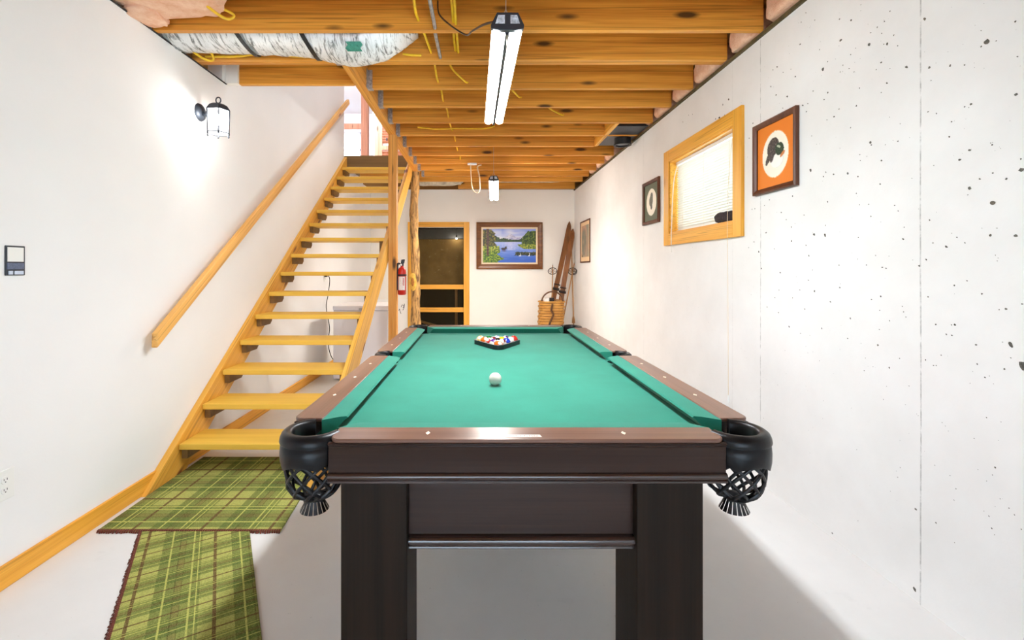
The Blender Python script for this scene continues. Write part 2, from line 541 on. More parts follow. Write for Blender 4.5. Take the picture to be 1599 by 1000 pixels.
def smooth_path(pts, n=6):
    pts = [Vector(p) for p in pts]; out = []
    for i in range(len(pts) - 1):
        p0 = pts[max(i - 1, 0)]; p1 = pts[i]; p2 = pts[i + 1]; p3 = pts[min(i + 2, len(pts) - 1)]
        for k in range(n):
            t = k / n
            out.append(0.5 * ((2 * p1) + (p2 - p0) * t + (2 * p0 - 5 * p1 + 4 * p2 - p3) * t * t + (3 * p1 - p0 - 3 * p2 + p3) * t ** 3))
    out.append(pts[-1]); return out

# ------------------------------------------------------------------ the room shell
XL, XR, YB, YF, ZC = -1.893, 1.667, 7.96, -3.2, 2.655
struct(box('floor', 'concrete_floor', (-2.05, 1.92, YF - 0.1, 8.12, -0.12, 0)), 'pale grey painted concrete basement floor', 'floor')

mb = MB()
mb.box(-2.05, XL, YF, YB + 0.14, 0, ZC - 0.001)
mb.box(-2.05, XL, 3.36, 6.40, ZC - 0.001, 5.4)
struct(mb.build('wall_left', 'plaster'), 'smooth white plaster wall running up beside the stairs', 'wall')

# right wall with its window opening
WY0, WY1, WZ0, WZ1 = 2.962, 3.965, 1.575, 2.20
mb = MB()
mb.box(XR, 1.92, YF, WY0, 0, ZC - 0.02); mb.box(XR, 1.92, WY1, YB + 0.14, 0, ZC - 0.02)
mb.box(XR, 1.92, WY0, WY1, 0, WZ0); mb.box(XR, 1.92, WY0, WY1, WZ1, ZC - 0.02)
wall_r = struct(mb.build('wall_right', 'painted_concrete'), 'white painted concrete wall pocked with small dark holes', 'wall')

# back wall with the crawlspace doorway
DX0, DX1, DZ = -1.14, -0.268, 1.997
mb = MB()
mb.box(XL, DX0, YB, YB + 0.14, 0, ZC); mb.box(DX1, XR, YB, YB + 0.14, 0, ZC); mb.box(DX0, DX1, YB, YB + 0.14, DZ, ZC)
struct(mb.build('wall_back', 'plaster_back'), 'cream white end wall behind the pool table', 'wall')

# wall behind the camera, with a wide glazed opening to the garden
mb = MB()
mb.box(-2.05, -1.3, YF - 0.14, YF, 0, ZC); mb.box(1.3, 1.92, YF - 0.14, YF, 0, ZC); mb.box(-1.3, 1.3, YF - 0.14, YF, 2.15, ZC)
struct(mb.build('wall_front', 'plaster'), 'white wall behind the viewpoint with a glazed doorway', 'wall')
d2 = struct(thing('door_2', (0, YF - 0.07, 0), 'glazed garden doorway behind the viewpoint', 'door'))
for x in (-1.3, -0.03, 1.24):
    box('door_stile', 'white_plastic', (x, x + 0.06, YF - 0.1, YF - 0.04, 0, 2.15), d2)
for z in (0, 2.09):
    box('door_rail', 'white_plastic', (-1.24, 1.24, YF - 0.1, YF - 0.04, z, z + 0.06), d2)
for x0, x1 in ((-1.24, -0.03), (0.03, 1.24)):
    box('pane', 'window_glass', (x0, x1, YF - 0.072, YF - 0.068, 0.06, 2.09), d2)

# subfloor seen from below, and the joists that carry it
mb = MB()
mb.box(-2.05, 1.92, YF - 0.14, 3.46, 2.845, 2.868); mb.box(-0.897, 1.92, 3.46, 8.1, 2.845, 2.868); mb.box(-2.05, -0.897, 6.44, 8.1, 2.845, 2.868)
ceil = struct(mb.build('ceiling', 'subfloor'), 'open ceiling of yellow pine joists under the upper floor', 'ceiling')
JH = 0.19
def joist_y(k): return 2.645 + 0.4165 * k
def joist(x0, x1, y0, th=0.038, name='joist', z0=ZC):
    o = MB().box(0, x1 - x0, 0, th, 0, JH - 0.0005).build(name, 'joist_pine', bevel=0.003)
    o.location = (x0, y0, z0); adopt(o, ceil); return o
for k in range(-13, 1):
    joist(-1.95 if k < 0 else -1.90, 1.652, joist_y(k))
joist(-1.90, 1.645, 3.020); joist(-1.90, 1.645, 3.061)
for k in range(2, 11):
    y = joist_y(k) + (0.02 if k == 2 else 0)
    j = joist(-0.856, 1.30 if k == 6 else 1.645, y)
    # galvanised hanger: seat under the joist end and a flange up each side
    h = MB()
    h.box(-0.856, -0.815, y - 0.003, y + 0.041, ZC - 0.004, ZC - 0.0005)
    for yy in (y - 0.0035, y + 0.0385):
        h.box(-0.856, -0.818, yy, yy + 0.003, ZC - 0.003, ZC + 0.14)
    h.box(-0.8565, -0.853, y - 0.03, y - 0.003, ZC - 0.002, ZC + 0.14)
    h.build('joist_hanger', 'galvanised', j)
for k in (9, 10, 11):
    if k == 11: joist(-1.89, 1.645, joist_y(11))
joist(-1.80, -0.94, 3.42, name='header_joist')
box('blocking', 'plaster_back', (-1.89, -1.80, 3.40, 3.45, ZC, 2.845), ceil)
for x in (-0.936, -0.8965):
    o = MB().box(0, 0.039, 0, 3.52, 0, JH - 0.001).build('trimmer_beam', 'joist_pine_y', bevel=0.003)
    o.location = (x, 3.101, ZC); adopt(o, ceil)
box('hanger_plate', 'galvanised', (-0.965, -0.80, 3.015, 3.10, ZC - 0.003, ZC - 0.0003), ceil)
for x0, x1 in ((-0.36, 1.655),):
    o = MB().box(0, x1 - x0, 0, 0.05, 0, JH).build('ledger_board', 'joist_pine', bevel=0.003)
    o.location = (x0, 7.86, ZC); adopt(o, ceil)
o = MB().box(0, 0.04, 0, 0.80, 0, 0.17).build('trimmer_beam', 'trim_pine_y', bevel=0.003)
o.location = (1.30, 4.352, ZC); adopt(o, ceil)
box('rim_joist', 'subfloor', (1.88, 1.92, YF, 8.1, ZC - 0.02, 2.845), ceil)
box('rim_joist', 'subfloor', (-2.05, -2.0, YF, 3.36, ZC - 0.001, 2.845), ceil)
box('rim_joist', 'subfloor', (-2.05, 1.92, 8.06, 8.1, ZC, 2.845), ceil)
box('rim_joist', 'subfloor', (-2.05, 1.92, YF - 0.14, YF - 0.1, ZC, 2.845), ceil)
struct(box('trim_1', 'sill_plate', (1.652, 1.92, YF, YB, ZC - 0.02, ZC - 0.0005)), 'dark sill plate along the top of the concrete wall', 'trim')
struct(box('trim_2', 'sill_gap', (XL - 0.02, XL + 0.008, YF, 3.41, ZC - 0.007, ZC - 0.001)), 'thin dark edge along the top of the plaster wall', 'trim')

# upstairs: landing, far room, window and louvred door
struct(box('floor_upper', 'riser_brown', (-4.2, 1.92, 8.1, 11.8, 2.70, 2.868)), 'upstairs floor beyond the landing', 'floor')
struct(box('wall_landing', 'riser_brown', (XL + 0.001, -0.94, 6.40, 6.44, 2.62, 2.86)), 'brown riser board closing the head of the stairs', 'riser')
mb = MB()
UY = 11.7
UX0, UX1, UZ0, UZ1 = -3.60, -3.03, 3.80, 4.78
mb.box(-4.2, UX0, UY, UY + 0.12, 2.868, 5.25); mb.box(UX1, 1.92, UY, UY + 0.12, 2.868, 5.25)
mb.box(UX0, UX1, UY, UY + 0.12, 2.868, UZ0); mb.box(UX0, UX1, UY, UY + 0.12, UZ1, 5.25)
struct(mb.build('wall_upper_far', 'upstairs_paint'), 'white upstairs wall seen through the stairwell', 'wall')
mb = MB()
mb.box(-4.2, -4.1, 6.4, UY, 2.868, 5.25); mb.box(-4.1, -2.05, 6.40, 6.5, 2.868, 5.25); mb.box(-4.2, -2.05, 6.4, 8.1, 2.70, 2.868)
struct(mb.build('wall_upper_left', 'upstairs_paint'), 'upstairs side wall around the landing', 'wall')
mb = MB()
mb.box(1.82, 1.92, YF, UY, 2.868, 5.25); mb.box(-2.05, 1.82, YF, YF + 0.1, 2.868, 5.25); mb.box(-2.05, -1.95, YF, 3.36, 2.868, 5.25)
struct(mb.build('wall_upper_right', 'upstairs_paint'), 'upstairs outer walls over the basement', 'wall')
struct(box('ceiling_upper', 'upstairs_paint', (-4.2, 1.92, YF, UY + 0.12, 5.25, 5.35)), 'white upstairs ceiling', 'ceiling')
w2 = struct(thing('window_2', (-3.3, UY, UZ0), 'bright upstairs window above the landing', 'window'))
for z0, z1 in ((UZ0, UZ0 + 0.03), (4.30, 4.35), (UZ1 - 0.05, UZ1)):
    box('sash_rail', 'sash_white', (UX0, UX1, UY + 0.02, UY + 0.06, z0, z1), w2)
for x0, x1 in ((UX0, UX0 + 0.03), (UX1 - 0.03, UX1)):
    box('sash_stile', 'sash_white', (x0, x1, UY + 0.02, UY + 0.06, UZ0, UZ1), w2)
box('pane', 'window_glass', (UX0, UX1, UY + 0.038, UY + 0.042, UZ0, UZ1), w2)
box('header_trim', 'upstairs_pine', (UX0 - 0.05, UX1 + 0.02, UY - 0.03, UY, 4.85, 4.99), w2)
for i, (x, y, wd, lab) in enumerate(((-2.07, 8.0, 0.115, 'reddish pine post standing at the upstairs landing'),)):
    p = thing('newel_post', (x, y, 2.868), lab, 'post')
    box('shaft', 'upstairs_pine', (x, x + wd, y, y + 0.115, 2.868, 5.25), p, bevel=0.004)
ld = struct(thing('door_3', (-2.0, 9.9, 2.868), 'pinkish louvred wooden door upstairs past the landing', 'door'))
struct(box('wall_closet', 'upstairs_paint', (-2.32, 0.6, 9.96, 10.05, 2.868, 5.25)), 'white partition around the louvred door', 'wall')
box('casing', 'upstairs_pine', (-2.27, -2.18, 9.92, 9.96, 2.868, 4.95), ld)
for x in (-2.18, -1.5):
    box('stile', 'upstairs_pine', (x, x + 0.07, 9.925, 9.955, 2.868, 4.95), ld)
for z in (2.868, 3.86, 4.86):
    box('rail', 'upstairs_pine', (-2.11, -1.5, 9.925, 9.955, z, z + 0.09), ld)
sl = MB().box(0, 0.61, -0.006, 0.006, -0.03, 0.03).build('louvre', 'upstairs_pine', rot=(R(38), 0, 0), loc=(-2.11, 9.943, 2.99)); adopt(sl, ld)
for i in range(1, 32):
    z = 2.99 + i * 0.058
    if abs(z - 3.905) < 0.075: continue
    c = sl.copy(); COL.objects.link(c); c.location.z = z
box('latch', 'iron', (-2.02, -2.0, 9.91, 9.93, 4.06, 4.12), ld)
for (x, y, mt, lab) in ((-0.45, 5.1, 'fill_dome', 'added unseen fill lamp upstairs above the stairwell'), (-2.7, 9.0, 'fill_dome_bright', 'added unseen fill lamp upstairs beyond the landing')):
    cl = thing('fill_lamp', (x, y, 5.25), lab, 'lamp', 'added upstairs fill lamps')  # out-of-view lamps added to brighten the stairwell and the upstairs room
    MB().lathe([(0.001, 5.13), (0.09, 5.14), (0.14, 5.18), (0.15, 5.22)], 24, (x, y, 0)).build('diffuser', mt, cl, smooth=60)
    MB().lathe([(0.155, 5.22), (0.16, 5.25)], 24, (x, y, 0)).build('base_ring', 'white_plastic', cl, smooth=40)

# baseboard on the left wall
struct(box('baseboard_left', 'trim_pine_y', (XL + 0.0005, XL + 0.016, YF, YB - 0.001, 0.0005, 0.094), bevel=0.003), 'orange stained pine baseboard along the plaster wall', 'baseboard')

# ------------------------------------------------------------------ pitted concrete: shallow dark bug holes
PITS = [(2.108,2.425,5.3),(2.042,2.384,7.7),(1.99,2.423,3.4),(1.849,2.315,3.9),(1.875,2.287,4.7),(1.908,2.281,4),(1.94,2.275,3.3),(1.887,2.245,3.2),(1.832,2.209,3.9),(2.359,2.547,4),(2.263,2.505,3.8),(2.325,2.576,3.9),(2.101,2.324,7.1),(1.948,2.229,9.8),(1.862,2.189,7.1),(1.877,2.195,3.2),(1.815,2.158,3.1),(2.366,2.436,6),(2.232,2.344,3.8),(2.044,2.231,3.4),(2.017,2.247,2.5),(2.179,2.261,4.6),(2.209,2.237,10.2),(2.088,2.203,3.5),(2.053,2.172,3.5),(2.026,2.145,3.4),(2.103,2.178,3.5),(1.913,2.106,3.2),(1.889,2.126,4.8),(1.849,2.082,2.3),(1.777,2.057,6.7),(1.687,2.015,6.4),(1.613,1.989,5.4),(1.565,1.97,3.3),(1.681,1.965,2.8),(1.705,2.204,6.5),(1.496,2.016,10.1),(1.513,2.008,3.8),(1.469,2.005,2.5),(1.417,2.039,4.2),(1.411,1.927,3),(2.549,2.4,5.4),(2.586,2.399,4.4),(2.498,2.347,4.2),(2.402,2.283,5.1),(2.436,2.337,3.1),(2.556,2.246,5.4),(2.464,2.202,6.2),(2.603,2.31,4.4),(2.274,2.157,4.8),(2.179,2.112,6.4),(2.202,2.088,3.7),(2.501,2.152,4.2),(2.321,2.07,4.9),(2.311,2.108,3.9),(2.111,2.01,4.4),(2.141,1.985,5.4),(2.184,1.984,3.7),(2.014,1.99,5.1),(1.997,2.062,3.4),(1.889,2.001,3.2),(1.863,2.029,4.7),(2.045,1.903,4.3),(2.284,1.936,3.8),(1.941,1.808,8.2),(1.937,1.796,4.9),(1.888,1.719,5.6),(1.814,1.778,3.8),(1.87,1.779,2.4),(1.995,1.77,3.4),(1.993,1.744,3.4),(2.292,1.765,9.7),(2.207,1.717,4.6),(2.143,1.714,5.4),(2.06,1.701,6.9),(2.005,1.676,4.2),(1.894,1.622,4),(1.692,1.853,3.6),(1.661,1.836,3.5),(1.544,1.828,5.2),(1.565,1.826,3.3),(1.415,1.811,5.4),(1.608,1.789,4.1),(1.616,1.738,4.1),(1.549,1.673,5.2),(1.58,1.648,4.7),(1.481,1.673,3.7),(1.401,1.574,8.3),(1.402,1.608,3.5),(1.441,1.554,4.9),(1.479,1.581,3.1),(1.517,1.569,3.8),(1.549,1.544,7.2),(1.671,1.649,2.8),(2.348,2.112,5.9),(1.804,1.844,2.3),(1.851,1.886,2.3),(1.959,1.753,2.5),(2.191,1.734,3.7),(2.423,1.656,5.1),(2.617,1.666,4.4),(2.662,1.64,4.5),(2.18,1.59,4.6),(2.014,1.603,3.4),(1.95,1.546,3.3),(1.997,1.551,2.5),(1.828,1.524,3.8),(1.813,1.5,3.1),(1.939,1.493,4.1),(2.514,1.581,4.2),(2.473,1.537,4.2),(2.338,1.546,3.9),(2.433,1.493,4.1),(2.194,1.479,3.7),(2.269,1.441,8.6),(2.196,1.433,8.3),(2.648,1.479,4.5),(2.432,1.418,6.1),(2.323,1.39,3.9),(2.003,1.408,3.4),(1.792,1.387,4.5),(1.787,1.433,3),(2.304,1.336,4.9),(2.715,1.37,6.9),(2.572,1.383,4.3),(1.916,1.326,3.2),(2.523,1.249,5.3),(2.691,1.272,5.7),(2.279,1.264,3.8),(2.111,1.287,3.6),(1.961,1.286,3.3),(1.884,1.276,4),(1.867,1.272,3.1),(2.106,1.183,4.4),(2.307,1.212,3.9),(2.265,1.159,6.7),(2.369,1.16,4),(2.533,1.152,4.3),(2.163,1.113,4.6),(1.936,1.14,4.1),(1.892,1.156,4.8),(1.896,1.097,3.2),(2.423,1.115,4.1),(2.569,1.107,4.3),(2.638,1.049,4.4),(2.333,1.064,4.9),(2.538,1.026,5.3),(2.046,1.047,4.3),(2.451,0.959,5.2),(2.217,0.98,4.7),(2.363,0.935,4),(1.905,0.951,5.6),(2.061,0.955,3.5),(1.852,0.868,4.7),(1.795,1.122,3),(1.79,1.101,3),(1.78,1.082,3),(1.851,1.059,3.1),(1.898,1.017,3.2),(1.686,1.45,3.6),(1.48,1.484,8.1),(1.486,1.379,5.6),(1.416,1.373,6),(1.626,1.349,5.5),(1.674,1.365,2.8),(1.699,1.304,3.6),(1.59,1.38,3.3),(1.564,1.359,2.6),(1.599,1.212,4),(1.557,1.229,3.3),(1.511,1.187,3.8),(1.442,1.143,4.9),(1.461,1.139,2.5),(1.399,1.162,2.9),(1.692,1.166,3.6),(1.663,1.067,4.2),(1.597,1.074,4.7),(1.608,1.072,2.7),(1.626,1.036,3.4),(1.607,1.035,3.4),(1.529,1.015,4.5),(1.429,1.032,8.4),(1.446,0.952,4.3),(1.702,0.93,3.6),(1.672,0.915,2.8),(1.662,0.917,2.8),(1.644,0.958,2.8),(1.525,0.951,3.2),(1.429,0.991,2.4),(1.398,0.973,14.7),(1.807,0.915,3),(1.973,0.829,3.3),(1.726,1.281,5.1),(1.489,0.92,2.5),(1.502,0.912,3.2),(2.151,0.022,5.1),(1.744,0.044,8.2),(1.739,0.352,6.2),(1.472,0.628,3.5),(1.49,0.461,2.6),(1.482,0.426,3.5),(1.434,0.517,2.5),(1.593,0.501,2.8),(1.663,0.343,3.9),(1.497,0.781,2.6),(1.804,0.483,2.1),(2.005,0.161,2.4),(1.497,0.573,1.8),(1.505,0.47,1.8),(1.401,0.469,2.5),(1.419,0.504,2.5),(1.458,0.534,1.7),(1.613,0.538,1.9),(1.667,0.551,2),(1.851,0.868,3.3),(1.905,0.951,3.4),(1.879,0.731,2.2),(3.116,2.392,7.9),(3.044,2.401,10.3),(3.161,2.319,10.7),(3.212,2.326,8.1),(3.092,2.312,6.5),(2.558,2.245,5.4),(2.467,2.203,6.2),(2.605,2.313,4.4),(2.773,2.156,5.8),(2.812,2.076,4.7),(2.617,1.667,4.4),(2.754,1.633,4.6),(2.783,1.633,4.7),(2.643,1.482,3.3),(2.716,1.373,5.7),(2.818,1.401,4.7),(2.763,1.433,4.7),(2.432,1.418,4.1),(2.425,1.656,4.1),(3.624,2.492,6.1),(3.726,2.471,6.3),(3.559,2.477,4.5)]
mb = MB()
rng = random.Random(3)
allp = list(PITS)
for i in range(200):
    y = 1.45 + rng.random() ** 1.5 * 2.4; z = 0.3 + rng.random() * 2.2
    if WY0 - 0.12 < y < WY1 + 0.12 and WZ0 - 0.12 < z < WZ1 + 0.12: continue
    allp.append((y, z, rng.choice((1.0, 1.3, 1.6, 2.0))))
for (y, z, r) in allp:
    r = r / 1000.0 * 0.72; n_ = 9; a0 = rng.random() * 6.28; el = 1.0 + rng.random() * 0.6; tilt = rng.random() * 1.2
    ring = []
    for k in range(n_):
        a = a0 + k * 2 * math.pi / n_; rr = r * (0.7 + 0.5 * rng.random())
        u, w = rr * math.cos(a) * el, rr * math.sin(a)
        ring.append((y + u * math.cos(tilt) - w * math.sin(tilt), z + u * math.sin(tilt) + w * math.cos(tilt)))
    o_ = len(mb.v)
    mb.v += [(XR - 0.0006, q[0], q[1]) for q in ring] + [(XR - 0.0002, y, z)]
    mb.f += [(o_ + k, o_ + (k + 1) % n_, o_ + n_) for k in range(n_)]
pits = mb.build('surface_pits', 'pit_dark', wall_r); pits['kind'] = 'stuff'

# ------------------------------------------------------------------ basement window with mini blind
w1 = struct(thing('window_1', (XR, 3.46, WZ0), 'small basement window in a yellow pine casing', 'window'))
CW = 0.10
o = box('casing_board', 'trim_pine_z', (XR - 0.022, XR, WY0 - CW, WY0, WZ0 - CW, WZ1 + CW), w1, bevel=0.003)
o = box('casing_board', 'trim_pine_z', (XR - 0.022, XR, WY1, WY1 + CW, WZ0 - CW, WZ1 + CW), w1, bevel=0.003)
o = box('casing_board', 'trim_pine_y', (XR - 0.022, XR, WY0, WY1, WZ1, WZ1 + CW), w1, bevel=0.003)
o = box('casing_board', 'trim_pine_y', (XR - 0.022, XR, WY0, WY1, WZ0 - CW, WZ0), w1, bevel=0.003)
for b_ in ((XR - 0.01, 1.80, WY0, WY0 + 0.012, WZ0, WZ1), (XR - 0.01, 1.80, WY1 - 0.012, WY1, WZ0, WZ1), (XR - 0.01, 1.80, WY0, WY1, WZ1 - 0.012, WZ1), (XR - 0.01, 1.80, WY0, WY1, WZ0, WZ0 + 0.012)):
    box('jamb', 'trim_pine_y', b_, w1)
for b_ in ((1.80, 1.85, WY0, WY0 + 0.05, WZ0, WZ1), (1.80, 1.85, WY1 - 0.05, WY1, WZ0, WZ1), (1.80, 1.85, WY0, WY1, WZ1 - 0.05, WZ1), (1.80, 1.85, WY0, WY1, WZ0, WZ0 + 0.05)):
    box('sash', 'white_plastic', b_, w1)
box('pane', 'window_glass', (1.822, 1.827, WY0 + 0.05, WY1 - 0.05, WZ0 + 0.05, WZ1 - 0.05), w1)

bl = thing('window_blind', (1.72, 3.46, WZ0 + 0.02), 'closed white mini blind hanging in the basement window', 'blind')
BY0, BY1 = WY0 + 0.018, WY1 - 0.018
box('headrail', 'white_plastic', (1.705, 1.735, BY0, BY1, WZ1 - 0.04, WZ1 - 0.013), bl)
box('bottom_rail', 'white_plastic', (1.711, 1.729, BY0, BY1, WZ0 + 0.014, WZ0 + 0.026), bl)
prof = [(-0.0125, -0.0012), (-0.006, 0.0008), (0.0, 0.0016), (0.006, 0.0008), (0.0125, -0.0012)]
rows = [[(u, BY0, h) for u, h in prof], [(u, BY1, h) for u, h in prof]]
sl = MB().grid(rows).build('slat', 'blind_vinyl', smooth=60, rot=(0, R(52), 0), loc=(1.72, 0, WZ0 + 0.04)); adopt(sl, bl)
nsl = 27
for i in range(1, nsl):
    c = sl.copy(); COL.objects.link(c); c.location.z = WZ0 + 0.04 + i * (WZ1 - WZ0 - 0.095) / (nsl - 1)
for y in (BY0 + 0.13, (BY0 + BY1) / 2, BY1 - 0.13):
    MB().tube([(1.706, y, WZ1 - 0.03), (1.706, y, WZ0 + 0.02)], 0.0008, 5).build('ladder_cord', 'cream_cord', bl)
MB().tube(smooth_path([(1.704, 3.90, WZ1 - 0.03), (1.66, 3.89, 2.0), (1.636, 3.875, 1.62), (1.632, 3.87, 1.41)]), 0.003, 6).build('tilt_wand', 'white_plastic', bl)
MB().tube(smooth_path([(1.703, 3.06, WZ1 - 0.03), (1.66, 3.03, 1.9), (1.638, 3.01, 1.55), (1.640, 3.005, 1.2), (1.640, 3.0, 0.43)]), 0.0014, 5).build('pull_cord', 'cream_cord', bl)
MB().lathe([(0.002, 0.44), (0.007, 0.42), (0.009, 0.39), (0.001, 0.388)], 10, (1.640, 3.0, 0)).build('cord_tassel', 'white_plastic', bl, smooth=50)
dc = lump((1.681, 3.115, WZ0 + 0.050), (0.016, 0.135, 0.036), 0.30, 2.2, 18, 10, 4.0, 0.8).build('rolled_cloth', 'dark_cloth', smooth=70)
tag(dc, 'dark crumpled cloth lying on the basement window sill', 'cloth')

# ------------------------------------------------------------------ crawlspace doorway in the back wall
d1 = struct(thing('door_1', (-0.7, YB, 0), 'pine framed doorway into the dark crawlspace', 'door'))
box('casing_board', 'trim_pine_z', (DX0 - 0.10, DX0, YB - 0.02, YB, 0.0005, DZ + 0.09), d1, bevel=0.003)
box('casing_board', 'trim_pine_z', (DX1, DX1 + 0.10, YB - 0.02, YB, 0.0005, DZ + 0.09), d1, bevel=0.003)
box('casing_board', 'trim_pine_x', (DX0, DX1, YB - 0.02, YB, DZ, DZ + 0.09), d1, bevel=0.003)
for z in (0.912, 0.51, 0.10):
    box('door_rail', 'trim_pine_x', (DX0 + 0.002, DX1 - 0.002, YB + 0.03, YB + 0.06, z, z + 0.08), d1, bevel=0.003)
box('screen', 'screen_mesh', (DX0 + 0.002, DX1 - 0.002, YB + 0.064, YB + 0.066, 0.01, DZ - 0.005), d1)
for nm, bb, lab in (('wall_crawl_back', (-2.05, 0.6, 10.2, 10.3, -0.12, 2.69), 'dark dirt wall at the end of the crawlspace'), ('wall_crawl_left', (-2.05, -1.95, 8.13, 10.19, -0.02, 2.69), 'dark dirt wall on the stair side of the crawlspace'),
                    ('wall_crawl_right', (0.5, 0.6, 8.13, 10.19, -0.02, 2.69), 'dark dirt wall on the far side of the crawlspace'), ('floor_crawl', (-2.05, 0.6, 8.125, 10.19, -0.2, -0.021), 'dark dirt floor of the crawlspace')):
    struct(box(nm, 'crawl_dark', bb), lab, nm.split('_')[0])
bp = box('brown_panel', 'crawl_brown', (-1.6, 0.2, 8.62, 8.66, 0.88, 1.83)); tag(bp, 'brown scratched hardboard panel inside the crawlspace doorway', 'panel')
bp2 = box('grey_beam', 'crawl_band', (-1.6, 0.2, 8.60, 8.70, 1.84, 2.02)); tag(bp2, 'grey beam at the top of the crawlspace opening', 'beam')
for i, (x0, x1, lab) in enumerate(((-1.7, -1.6, 'timber stud holding the brown panel, left one inside the crawlspace'), (-0.46, -0.41, 'thin pale stud standing inside the crawlspace doorway'))):
    st = thing('timber_stud', (x0, 8.7, -0.02), lab, 'stud')
    box('shaft', 'crawl_lumber', (x0, x1, 8.70, 8.76, -0.02, 2.0), st)
pl = MB().box(-0.6, 0.6, -0.07, 0.07, 0, 0.04).build('loose_plank', 'crawl_lumber', loc=(-0.85, 8.9, 0.14), rot=(0, R(18), R(20)))
tag(pl, 'pale loose plank lying on the crawlspace dirt', 'plank')
bulb = thing('crawl_bulb', (-0.42, 8.5, 1.86), 'small bare bulb glowing inside the crawlspace', 'bulb')
MB().sphere(0.012, (-0.42, 8.5, 1.833), 12, 8).build('glass', 'bulb', bulb, smooth=90)
MB().lathe([(0.012, 1.845), (0.012, 1.9)], 10, (-0.42, 8.5, 0)).build('socket', 'black_plastic', bulb)
MB().tube([(-0.42, 8.5, 1.9), (-0.42, 8.5, 2.699)], 0.004, 6).build('flex', 'black_cable', bulb)

# ------------------------------------------------------------------ open-riser stairs
stair = thing('staircase', (-1.43, 2.53, 0), 'open riser staircase of mustard painted treads between pine stringers', 'staircase')
def ystep(k): return 2.808 + 0.239 * (k - 1)
def zstep(k): return 0.189 + 0.1754 * (k - 1)
spoly = [(2.53, 0.001), (2.883, 0.001), (6.398, 2.58), (6.398, 2.839)]
for x0, x1 in ((XL + 0.001, XL + 0.041), (-0.976, -0.938)):
    MB().prism(spoly, 'x', x0, x1).build('stringer', 'stringer_pine', stair, bevel=0.003)
TX0, TX1 = XL + 0.043, -0.978
tread = MB().box(0, TX1 - TX0, 0, 0.273, -0.036, 0).build('tread', 'tread_paint', bevel=0.004)
tread.location = (TX0, ystep(1), zstep(1)); adopt(tread, stair)
cle = MB().prism([(0.03, -0.0365), (0.235, -0.0365), (0.235, -0.07), (0.20, -0.10), (0.03, -0.10)], 'x', 0.0005, 0.036).build('cleat', 'riser_brown')  # cleats are yellow wood; the brown puts their shade into the colour
cle2 = MB().prism([(0.03, -0.0365), (0.235, -0.0365), (0.235, -0.07), (0.20, -0.10), (0.03, -0.10)], 'x', TX1 - TX0 - 0.036, TX1 - TX0 - 0.0005).build('cleat', 'riser_brown')
for c_ in (cle, cle2):
    c_.parent = tread
last = MB().box(0, TX1 - TX0, 0, 0.243, -0.036, 0).build('tread', 'tread_paint', bevel=0.004)
last.location = (TX0, ystep(15), zstep(15)); adopt(last, stair)
for k in range(2, 15):
    t = tread.copy(); COL.objects.link(t); t.location = (TX0, ystep(k), zstep(k))
    for c_ in (cle, cle2):
        q = c_.copy(); COL.objects.link(q); q.parent = t
for c_ in (cle, cle2):
    q = c_.copy(); COL.objects.link(q); q.parent = last
box('splice_block', 'riser_brown', (-1.04, -0.99, 4.76, 4.80, 1.30, 1.57), stair)

# handrail on the left wall
rail = thing('handrail', (-1.83, 4.4, 2.2), 'slanting pine handrail fixed to the plaster wall above the stairs', 'handrail')
hl = math.hypot(6.35 - 2.54, 3.60 - 0.853); ha = math.atan2(3.60 - 0.853, 6.35 - 2.54)
o = MB().prism([(0.0, -0.035), (hl, -0.035), (hl, 0.03), (0.05, 0.03)], 'x', -0.02, 0.018).build('rail', 'rail_pine', loc=(-1.822, 2.54, 0.853), rot=(ha, 0, 0), bevel=0.006)
for n_ in o.data.materials[0].node_tree.nodes:
    if n_.type == 'MAPPING': n_.inputs['Rotation'].default_value = (0, 0, 0)
adopt(o, rail)
for t in (0.07, 0.36, 0.65, 0.93):
    y = 2.54 + t * (6.35 - 2.54); z = 0.853 + t * (3.60 - 0.853)
    MB().tube(smooth_path([(XL + 0.004, y, z - 0.09), (XL + 0.035, y, z - 0.085), (-1.825, y, z - 0.05)], 5), 0.006, 8).build('bracket', 'iron', rail, smooth=60)
    MB().lathe([(0.001, XL + 0.006), (0.02, XL + 0.005), (0.02, XL + 0.0005)], 12, (0, y, z - 0.09), 'x').build('bracket_plate', 'iron', rail)

# posts
post = thing('support_post', (-0.893, 4.745, 0), 'square pine post of two boards beside the stairs, carrying a fire extinguisher', 'post')
for x0, x1 in ((-0.936, -0.894), (-0.8935, -0.851)):
    box('board', 'post_pine', (x0, x1, 4.70, 4.79, 0.0005, ZC - 0.0005), post, bevel=0.003)
logp = thing('log_post', (-0.918, 6.60, 0), 'rough peeled log post standing in front of the crawlspace doorway', 'post')
rows = []
for i in range(45):
    z = 0.0005 + (ZC - 0.002) * i / 44; row = []
    cx = -0.918 + 0.012 * math.sin(z * 2.3) + 0.008 * math.sin(z * 5.1 + 1); cy = 6.54 + 0.01 * math.cos(z * 3.1)
    rb = 0.066 + 0.018 * max(0, 0.8 - z) / 0.8 - 0.008 * z / 2.6
    for k in range(18):
        a = 2 * math.pi * k / 18
        n_ = noise.noise(Vector((math.cos(a) * 1.6, math.sin(a) * 1.6, z * 4.5))) + 0.6 * noise.noise(Vector((math.cos(a) * 4, math.sin(a) * 4, z * 9)))
        r = rb * (1 + 0.22 * n_)
        row.append((cx + r * math.cos(a), cy + r * math.sin(a), z))
    rows.append(row)
MB().grid(rows, close_u=True, cap=True).build('trunk', 'bark', logp, smooth=60)
